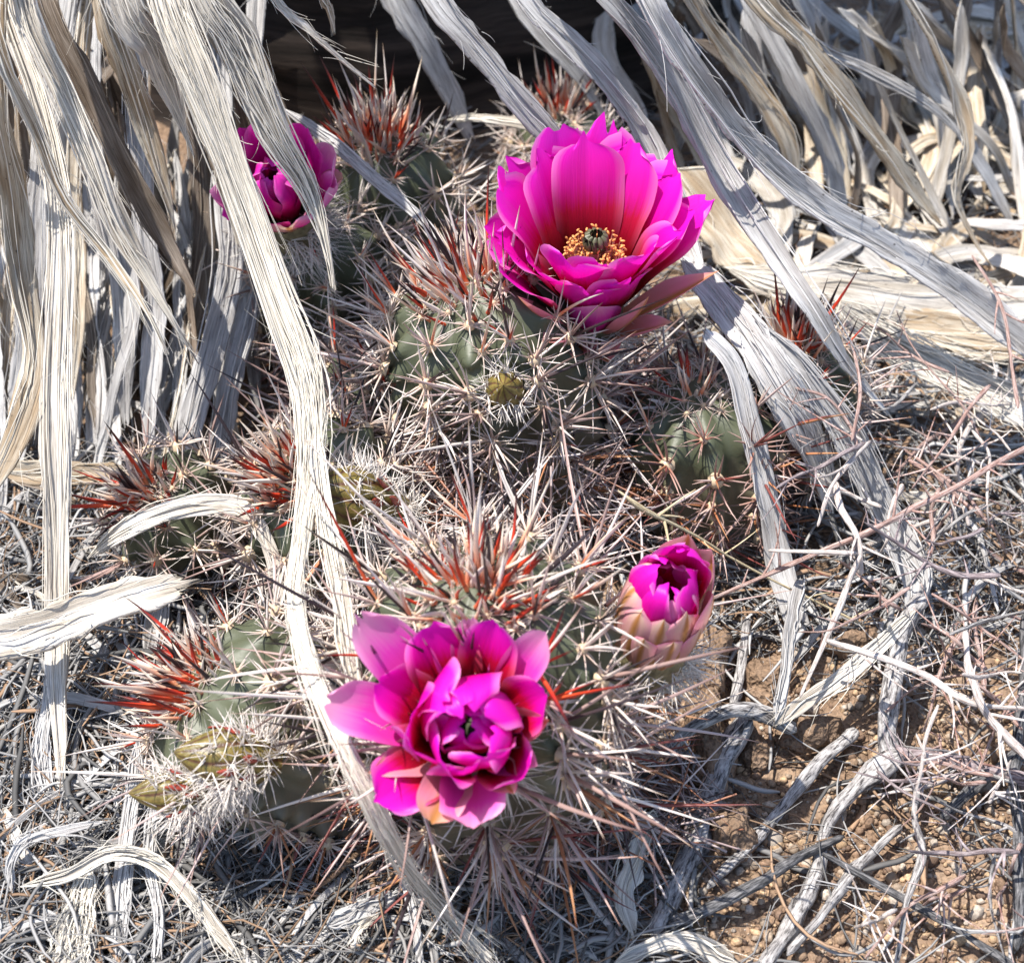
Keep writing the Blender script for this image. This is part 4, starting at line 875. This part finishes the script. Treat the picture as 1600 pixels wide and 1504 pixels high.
for (k_, px, py, z, ax_, L_, R_), sd_, lab_, nb_, bl_ in zip(BUDS, (41, 43, 45, 47), ('larger olive green bud', 'smaller olive green bud', 'fat olive bud with brown edged scales', 'small round green bud with reddish scales'), (560, 460, 420, 220), ((.006, .013),) * 3 + ((.004, .009),)):
    bud(S[k_]['root'], px, py, z, ax_, L_, R_, sd_, lab_, nb_, bl_, .012 if k_ == 'B' else .022)

# ------------------------------------------------------------------ woody branches, twigs, sticks
def stick(name, P3, Wd, m, parent, seed, n=40, sides=10, knots=.12, spurs=0, spur_m=None):
    r = np.random.default_rng(seed); CW = curve(np.column_stack([np.asarray(P3, float), Wd]), n); C, wd = CW[:, :3].copy(), CW[:, 3]
    L = np.linalg.norm(np.diff(C, axis=0), axis=1).sum()
    for k in range(3): C[:, k] += noise1(n, L / .025, r) * wd * .22
    T, Sx, Nn = frames(C, np.zeros(n)); ang = np.linspace(0, 2 * math.pi, sides, endpoint=False)
    rad = np.maximum(wd * .5 * (1 + knots * noise1(n, L / .012, r)), .0002)
    rad[0] *= .6; rad[-1] *= .35
    rr = rad[:, None] * (1 + .16 * np.cos(ang[None] * 3 + 2 * noise1(n, 4, r)[:, None]) + .10 * np.stack([noise1(n, L / .01, r) for _ in range(sides)], 1))
    P = C[:, None] + rr[..., None] * (Sx[:, None] * np.cos(ang)[None, :, None] + Nn[:, None] * np.sin(ang)[None, :, None])
    F = grid_faces(n, sides, True); V = P.reshape(-1, 3)
    uv = np.stack([np.repeat((np.abs(ang - math.pi) / math.pi)[None], n, 0), np.repeat(np.linspace(0, L * 3, n)[:, None], sides, 1)], -1).reshape(-1, 2)
    V = np.vstack([V, C[0] - T[0] * rad[0] * .5, C[-1] + T[-1] * rad[-1]]); uv = np.vstack([uv, [0, 0], [0, L * 3]])
    c0, c1 = len(V) - 2, len(V) - 1; e = (n - 1) * sides
    F = np.vstack([F] + [[[c0, (j + 2) % sides, (j + 1) % sides, j]] for j in range(0, sides, 2)] + [[[c1, e + j, e + (j + 1) % sides, e + (j + 2) % sides]] for j in range(0, sides, 2)])
    for _ in range(spurs):
        i = int(r.uniform(.1, .95) * n); ln = abs(r.normal(.012, .010)) + .003; d = nrm(T[i] * r.uniform(.2, 1) + Sx[i] * r.choice([-1, 1]) * r.uniform(.4, 1.1) + Nn[i] * r.uniform(-.2, .8)); u = np.linspace(0, 1, 6)[:, None]
        pth = C[i] + d * ln * u + r.normal(0, .12, 3) * ln * u ** 2
        v2, f2_ = tubes(np.array([pth]), np.array([np.linspace(.75, .22, 6) * min(rad[i], .0009)]), 5)
        F = np.vstack([F, f2_ + len(V)]); V = np.vstack([V, v2]); uv = np.vstack([uv, np.tile([[.3, .2]], (len(v2), 1)) + np.repeat(np.linspace(0, ln * 3, 6), 5)[:, None] * [0, 1]])
    return obj(name, V, F, m, parent, uv=uv)
def stickpx(name, pts, m, parent=None, label=None, cat=None, group=None, seed=None, **kw):
    P = [G(a, b, c) for a, b, c, _ in pts]; Wd = [q[3] * mpp(p) for p, q in zip(P, pts)]
    o = stick(name, P, Wd, M[m], parent, seed or int(pts[0][0] * 7 + pts[0][1] * 3) % 9973, **kw)
    if parent is None: tag(o, label, cat, group)
    elif label: o['label'] = label
    return o
kn = G(1395, 1185, .012)
shrub = empty('dead_shrub', G(1395, 1185)); tag(shrub, 'dead tangled shrub of bleached and reddish twigs on the gravelly soil', 'shrub')
SB = dict(parent=shrub)
stickpx('branch', [(1440, 930, .035, 20), (1408, 990, .03, 26), (1392, 1080, .022, 32), (1384, 1150, .015, 30), (1400, 1195, .012, 34)], 'bark', **SB)
stickpx('branch', [(1396, 1178, .014, 32), (1350, 1215, .012, 26), (1306, 1265, .010, 24), (1280, 1335, .008, 24), (1246, 1420, .006, 24), (1205, 1520, .006, 26)], 'bark', **SB)
stickpx('branch', [(1400, 1182, .012, 30), (1450, 1188, .014, 26), (1520, 1200, .016, 24), (1620, 1215, .02, 24)], 'bark_purple', **SB)
stickpx('branch', [(1030, 1456, .006, 18), (1120, 1414, .010, 18), (1210, 1366, .012, 17), (1320, 1308, .010, 10)], 'bark_dark', label='charred dark branch crossing the pale ones', **SB)
stickpx('branch', [(1285, 1335, .016, 8), (1390, 1388, .014, 12), (1490, 1446, .010, 13), (1600, 1520, .008, 13)], 'bark_dark', **SB)
stickpx('branch', [(1405, 1300, .008, 14), (1350, 1340, .010, 18), (1300, 1400, .010, 16), (1262, 1450, .008, 18), (1232, 1490, .006, 16)], 'bark', **SB)
stickpx('branch', [(1440, 1190, .016, 10), (1430, 1270, .018, 12), (1436, 1340, .020, 12), (1420, 1420, .018, 11), (1400, 1510, .012, 10)], 'bark', spurs=3, **SB)
stickpx('branch', [(1470, 1280, .010, 18), (1540, 1215, .014, 18), (1620, 1160, .02, 18)], 'bark_dark', **SB)
stickpx('branch', [(1600, 960, .03, 12), (1595, 1150, .02, 16), (1585, 1320, .012, 16), (1590, 1480, .006, 14)], 'bark_dark', **SB)
stickpx('twig', [(1100, 942, .03, 5), (1190, 905, .045, 7), (1270, 870, .052, 8), (1360, 828, .058, 9), (1470, 772, .062, 9), (1620, 690, .07, 9)], 'twig_red', spurs=9, label='long straight reddish twig', **SB)
stickpx('twig', [(1200, 862, .06, 6), (1270, 864, .062, 8), (1340, 866, .062, 9)], 'twig_white', **SB)
stickpx('twig', [(1345, 868, .06, 9), (1325, 910, .055, 8), (1290, 1000, .045, 7), (1250, 1090, .035, 5)], 'twig_white', **SB)
stickpx('twig', [(1308, 755, .06, 9), (1320, 800, .06, 9), (1342, 855, .06, 10), (1345, 900, .05, 8)], 'twig_white', spurs=4, **SB)
stickpx('twig', [(1278, 822, .055, 5), (1300, 755, .065, 7), (1340, 710, .07, 8)], 'twig_white', **SB)
stickpx('twig', [(1340, 705, .07, 6), (1325, 665, .075, 6), (1290, 622, .08, 5), (1245, 606, .08, 5)], 'twig_red', spurs=4, **SB)
stickpx('twig', [(1290, 1000, .05, 9), (1360, 1020, .052, 10), (1440, 1050, .05, 10), (1520, 1095, .05, 9), (1620, 1105, .05, 9)], 'twig_white', spurs=8, **SB)
stickpx('twig', [(1505, 985, .06, 9), (1520, 1050, .058, 11), (1545, 1120, .05, 12), (1620, 1190, .04, 13)], 'twig_white', spurs=4, **SB)
stickpx('twig', [(1330, 530, .085, 4), (1345, 610, .08, 5), (1330, 690, .075, 5)], 'twig_red', **SB)
stickpx('twig', [(1520, 400, .09, 4), (1560, 470, .085, 5), (1575, 540, .08, 5), (1590, 640, .075, 6)], 'twig_red', spurs=4, **SB)
rt_ = np.random.default_rng(31)
for k in range(84):
    x0 = rt_.uniform(1330, 1640); y0 = rt_.uniform(560, 1420); a = rt_.choice([rt_.normal(math.pi, .6), rt_.uniform(0, 6.28)]); ln = rt_.uniform(70, 240); hh = rt_.uniform(.008, .075) if y0 < 1150 else rt_.uniform(.006, .04)
    pts = []; x, y = x0, y0; hd = a; w0 = rt_.uniform(4.5, 10)
    for q in range(5):
        pts.append((x, y, max(.004, hh + .012 * rt_.normal() * q / 4), w0 * (1 - .14 * q))); hd += rt_.normal(0, .25); x += math.cos(hd) * ln / 4; y -= math.sin(hd) * ln / 4
    if min(p[0] for p in pts) < 1150 or (y0 > 950 and min(p[0] for p in pts) < 1290): continue
    stickpx('twig', pts, rt_.choice(['twig_white', 'twig_white', 'twig_red', 'twig_red', 'bark', 'bark_purple']), spurs=int(rt_.integers(2, 7)), sides=6, n=24, seed=4000 + k, **SB)

K = dict(cat='stick')
stickpx('stick', [(1036, 1180, .008, 18), (1090, 1138, .02, 20), (1150, 1116, .026, 22), (1200, 1126, .022, 24), (1238, 1146, .014, 18)], 'bark', label='short grey arched stick beside the brown clods', **K)
stickpx('stick', [(1152, 1130, .012, 30), (1116, 1220, .010, 36), (1076, 1310, .008, 36), (1040, 1400, .006, 34), (1020, 1470, .006, 30)], 'bark', label='thick cracked bleached branch piece leaning below the arched stick', **K)
stickpx('stick', [(1335, 1135, .010, 20), (1260, 1215, .008, 20), (1180, 1310, .006, 20), (1108, 1390, .005, 10)], 'bark', label='thin grey tapering stick on the soil', **K)
stickpx('stick', [(1165, 960, .012, 14), (1155, 1050, .012, 15), (1145, 1110, .010, 14)], 'bark', label='small upright grey stick above the arched stick', **K)
stickpx('stick', [(860, 1340, .012, 7), (900, 1370, .016, 8), (930, 1420, .012, 9), (985, 1480, .008, 9)], 'twig_white', label='pale wavy twig below the big front stem', cat='twig')
stickpx('stick', [(800, 1490, .006, 20), (870, 1472, .008, 22), (960, 1466, .006, 20)], 'bark_dark', label='dark crumbling stick at the end of the frayed leaf', **K)
stickpx('grass_stem', [(968, 768, .07, 4), (1000, 792, .066, 9), (1040, 812, .06, 7), (1100, 846, .05, 4), (1190, 896, .035, 4), (1352, 976, .012, 4)], 'straw', label='straw coloured dry grass stem above the half open flower', cat='grass stem', spurs=8, sides=6)
leafpx('dry_leaf', [(1430, 955, .03, 24), (1350, 1030, .022, 28), (1270, 1090, .016, 28), (1214, 1132, .012, 26)], 'pale leaf strip folded back at its lower end by the clods', m='leaf_white', hairs=10)
leafpx('dry_leaf', [(1212, 1130, .012, 26), (1226, 1060, .02, 22), (1236, 980, .03, 24), (1250, 900, .035, 26)], 'grey leaf strip rising from the folded strip', m='leaf_grey', hairs=10)
leafpx('leaf_flake', [(1020, 1270, .012, 30), (996, 1330, .014, 44), (976, 1400, .012, 36), (990, 1460, .008, 30)], 'crinkled pale papery flake by the cracked branch', m='leaf_white', cat='leaf flake', hairs=4, wave=.5, ragged=.5)
leafpx('leaf_flake', [(940, 1300, .01, 20), (990, 1290, .014, 34), (1030, 1280, .012, 22)], 'small torn pale flake under the cactus edge', m='leaf_white', cat='leaf flake', hairs=4, wave=.5, ragged=.5)
# lower left strips
for pts, lab, mm, kw in [
    ([(215, 1150, .03, 22), (208, 1260, .018, 26), (196, 1380, .010, 30), (186, 1510, .006, 30)], 'upright grey strip below the two olive buds', 'leaf_grey', dict(strands=20)),
    ([(240, 1240, .02, 18), (236, 1330, .014, 22), (250, 1420, .010, 18), (240, 1510, .006, 18)], 'frayed grey strip next to the upright one', 'leaf_grey', dict(strands=20)),
    ([(20, 1398, .008, 14), (16, 1350, .014, 16), (40, 1312, .018, 18), (100, 1296, .018, 16), (160, 1284, .014, 10)], 'grey strip curled into a loop on the litter', 'leaf_grey', {}),
    ([(30, 1385, .010, 16), (110, 1366, .018, 22), (175, 1335, .022, 24), (240, 1345, .020, 26), (300, 1400, .014, 26), (345, 1460, .008, 24), (380, 1500, .005, 14)], 'bent grey strip arching over the lower litter', 'leaf_white', dict(strands=20, hairs=30)),
    ([(130, 1350, .014, 30), (122, 1420, .010, 44), (110, 1520, .006, 48)], 'shredded pale strip bundle at the litter edge', 'leaf_white', dict(strands=60, hairs=60, splay=1.0)),
    ([(88, 1000, .03, 26), (76, 1100, .02, 24), (66, 1190, .012, 28), (84, 1290, .006, 26)], 'split grey strip under the upright leaf', 'leaf_grey', dict(strands=24)),
    ([(600, 1310, .012, 12), (640, 1400, .008, 14), (660, 1510, .006, 14)], 'narrow grey strip below the frayed leaf', 'leaf_grey', {}),
    ([(590, 1430, .006, 8), (560, 1450, .012, 14), (550, 1480, .010, 16)], 'small pale curled strip on the bottom litter', 'leaf_white', {}),
    ([(510, 1440, .006, 26), (560, 1420, .008, 30), (620, 1400, .006, 26)], 'weathered grey leaf chip on the soil', 'leaf_grey', {}),
    ([(960, 1504, .006, 20), (1060, 1468, .008, 30), (1150, 1504, .006, 30)], 'pale leaf strip below the charred branch', 'leaf_white', {})]:
    leafpx('dry_leaf', pts, lab, m=mm, **kw)

# ------------------------------------------------------------------ litter, clods, pebbles, grit
def litter(name, label, regions, seed):
    r = np.random.default_rng(seed); paths, rads, cols = [], [], []
    for (x0, y0, x1, y1, n, dark) in regions:  # dark dims a region's litter colour to stand for shade there
        for _ in range(n):
            px, py = r.uniform(x0, x1), r.uniform(y0, y1); p = G(px, py, r.uniform(.001, .012)); a = r.uniform(0, 6.283); ln = abs(r.normal(.03, .02)) + .01
            d = np.array([math.cos(a), math.sin(a), r.normal(0, .16)]); k = np.array([-math.sin(a), math.cos(a), 0]) * r.normal(0, .35); u = np.linspace(-.5, .5, 9)[:, None]
            q = p + d * ln * u + k * ln * u ** 2 * 2 + r.normal(0, .02, 3) * ln * np.sin(u * 9)
            q[:, 2] = np.maximum(q[:, 2], gz(q[:, 0], q[:, 1]) + .0006)
            paths.append(q); rads.append(np.clip(np.sin(np.linspace(.3, 2.9, 9)) * 1.4, .25, 1) * r.choice([.0002, .0004, .0007, .0013], p=[.35, .35, .2, .1]))
            g = r.uniform(.07, .50) * (1 - .5 * dark); cols.append(np.array([g * 1.02, g * .985, g * .95]) if r.random() < .8 else np.array([.34, .22, .14]) * r.uniform(.5, 1.2))
    V, F = tubes(np.array(paths), np.array(rads), 4, .5)
    return tag(obj(name, V, F, M['fibre'], None, col=np.repeat(np.array(cols), 36, 0)), label, 'litter', kind='stuff')
litter('fibre_litter', 'matted grey leaf fibres and bits covering the soil', [(-80, 700, 420, 1560, 2800, .25), (300, 1250, 1000, 1560, 900, .5), (980, 500, 1680, 1000, 1200, 0), (1000, 1000, 1680, 1560, 160, .3), (400, 150, 1200, 700, 900, .3), (1100, 0, 1700, 520, 900, 0)], 5)
# bits of fallen leaf in the background and left litter
rb = np.random.default_rng(99); scraps = 0
for (x0, y0, x1, y1, n, mats, lab, grp) in [
    (1340, 0, 1660, 420, 70, ['leaf_white', 'leaf_cream', 'leaf_grey'], 'fallen leaf in the pile right of the yucca', 'fallen leaves in the pile right of the yucca'),
    (1130, 330, 1640, 540, 26, ['leaf_white', 'leaf_cream'], 'fallen leaf in the pile right of the yucca', 'fallen leaves in the pile right of the yucca'),
    (-40, 520, 330, 1000, 34, ['leaf_grey', 'leaf_white', 'leaf_brown'], 'leaf scrap on the ground under the hanging skirt', 'leaf scraps under the skirt'),
    (-40, 1020, 420, 1520, 40, ['leaf_grey', 'leaf_grey', 'leaf_white'], 'leaf scrap lying in the fibre litter', 'narrow leaf scraps in the litter'),
    (1240, 560, 1620, 1000, 28, ['leaf_white', 'leaf_grey'], 'leaf scrap beneath the twig tangle', 'leaf scraps beneath the twigs'),
    (420, 1340, 1000, 1520, 14, ['leaf_grey'], 'leaf scrap on the soil below the front stem', 'leaf scraps on the soil')]:
    for k in range(n):
        px, py = rb.uniform(x0, x1), rb.uniform(y0, y1); p = G(px, py, rb.uniform(.003, .022)); a = rb.uniform(0, 6.283); big = y1 < 600
        ln = rb.uniform(.05, .14) if big else rb.uniform(.025, .075); wd = rb.uniform(.004, .013) if big else rb.uniform(.001, .0046)
        d = np.array([math.cos(a), math.sin(a), 0]); sd_ = np.array([-math.sin(a), math.cos(a), 0]); c = rb.normal(0, .18 if big else .07)
        P = [p + d * ln * u + sd_ * c * ln * u * u * 4 for u in (-.5, -.17, .17, .5)]
        h = rb.uniform(.002, .02) if big else rb.uniform(.001, .008)
        for i, q in enumerate(P): q[2] = gz(q[0], q[1]) + .002 + h * (1 if 0 < i < 3 else .3) + rb.uniform(0, .004)
        o = blade('leaf_scrap', P, [wd * .8, wd, wd, wd * .6], None, M[rb.choice(mats)], 7000 + scraps, twist=tuple(rb.normal(0, .4, 3)), n=18, m=6, hairs=3, strands=0); scraps += 1
        look = ('broad ' if wd > (.0085 if big else .0028) else 'narrow ') + ('long ' if ln > (.095 if big else .05) else 'short ') + {'bleached_leaf': 'bleached', 'cream_leaf': 'cream', 'grey_leaf': 'grey', 'brown_leaf': 'brown'}[o.data.materials[0].name]
        tag(o, look + ' ' + lab, 'leaf scrap', grp)

def lump(seed, sub=3, rough=.25):
    import bmesh
    bm = bmesh.new(); bmesh.ops.create_icosphere(bm, subdivisions=sub, radius=1); r = np.random.default_rng(seed); s = r.uniform(0, 50)
    V = np.array([v.co[:] for v in bm.verts]); F = np.array([[v.index for v in f.verts] for f in bm.faces]); bm.free()
    d = 1 + rough * 2 * (vnoise(V[:, 0] * 1.6 + s, V[:, 1] * 1.6 + V[:, 2] * 1.3, seed) + .5 * vnoise(V[:, 0] * 4 + s, V[:, 1] * 4 - V[:, 2] * 3.3, seed + 1) + .25 * vnoise(V[:, 0] * 9, V[:, 1] * 9 - V[:, 2] * 8 + s, seed + 2))
    return V * d[:, None], F
for i, (px, py, sx, sy, sz, lab) in enumerate([(1196, 1076, 44, 40, .012, 'rounded brown soil clod above the arched stick'), (1112, 1030, 30, 60, .014, 'tall brown soil clod by the half open flower'), (1104, 1170, 34, 70, .014, 'long brown soil clod under the arched stick'), (1258, 1152, 56, 26, .010, 'flat crumbling soil clod with grit on it'), (1142, 1315, 34, 40, .012, 'brown soil clod beside the cracked branch'), (1330, 1010, 40, 30, .008, 'low brown soil clod under the folded strip'), (1180, 1180, 26, 30, .009, 'small brown clod beside the cracked branch top')]):
    p = G(px, py); k = mpp(p); V, F = lump(60 + i, 4, .3); V = V * np.array([sx * k, sy * k * 1.2, sz]) + p + np.array([0, 0, sz * .15])
    tag(obj('soil_clod', V, F, M['soil'], None), lab, 'clod', 'soil clods beside the cactus')
GC = np.array([(.34, .23, .15), (.40, .31, .23), (.27, .175, .115), (.46, .39, .32), (.20, .13, .09), (.48, .33, .20)])
pm = []
for i in range(10):
    V, F = lump(200 + i, 2, .22); c = GC[i % 6]; pm.append(mesh_data('pebble', V, F, M['grit'], col=np.repeat([c], len(V), 0)))
rp = np.random.default_rng(8)
for i in range(80):
    px, py = rp.uniform(1080, 1600), rp.uniform(1130, 1500)
    if i > 66: px, py = rp.uniform(0, 900), rp.uniform(1250, 1500)
    s = rp.uniform(.0014, .0042) * (1.3 if rp.random() < .15 else 1); p = G(px, py); p[2] = gz(p[0], p[1]) + s * .3
    o = inst('pebble', pm[i % 10], p, None, Quaternion(nrm(rp.normal(0, 1, 3)), rp.uniform(0, 6)), (s, s * rp.uniform(.7, 1), s * rp.uniform(.6, .9)))
    tag(o, ('larger ' if s > .003 else 'small ') + ['tan', 'buff', 'brown', 'pale grey', 'dark brown', 'orange tan'][(i % 10) % 6] + ' pebble on the ' + ('gravelly soil among the branches' if i <= 66 else 'littered soil below the front stems'), 'pebble', 'pebbles on the soil')
def grit(n, box, seed):
    r = np.random.default_rng(seed); V0, F0 = lump(400, 1, .3)
    px, py = r.uniform(box[0], box[2], n), r.uniform(box[1], box[3], n)
    C = np.array([PZ(a, b, 0) for a, b in zip(px, py)]); s = r.gamma(1.6, .00042, n) + .00025; C[:, 2] = gz(C[:, 0], C[:, 1]) + s * .35
    q = r.normal(0, 1, (n, 4)); q /= np.linalg.norm(q, axis=1, keepdims=True); w_, x, y, z = q.T
    Rm = np.stack([np.stack([1 - 2 * (y * y + z * z), 2 * (x * y - z * w_), 2 * (x * z + y * w_)], -1), np.stack([2 * (x * y + z * w_), 1 - 2 * (x * x + z * z), 2 * (y * z - x * w_)], -1), np.stack([2 * (x * z - y * w_), 2 * (y * z + x * w_), 1 - 2 * (x * x + y * y)], -1)], 1)
    V = (V0[None] * r.uniform(.7, 1.2, (n, 1, 3))) * s[:, None, None]; V = np.einsum('nij,nkj->nki', Rm, V) + C[:, None]
    F = (np.arange(n)[:, None, None] * len(V0) + F0[None]).reshape(-1, 3)
    c = GC[r.integers(0, 6, n)] * r.uniform(.7, 1.15, (n, 1))
    return V.reshape(-1, 3), F, np.repeat(c, len(V0), 0)
a = grit(7000, (1000, 950, 1680, 1560), 1); b = grit(1600, (-80, 700, 1000, 1560), 2)
V = np.vstack([a[0], b[0]]); F = np.vstack([a[1], b[1] + len(a[0])]); c = np.vstack([a[2], b[2]])
tag(obj('gravel', V, F, M['grit'], None, smooth=False, col=c), 'fine tan gravel strewn over the brown soil', 'gravel', kind='stuff')
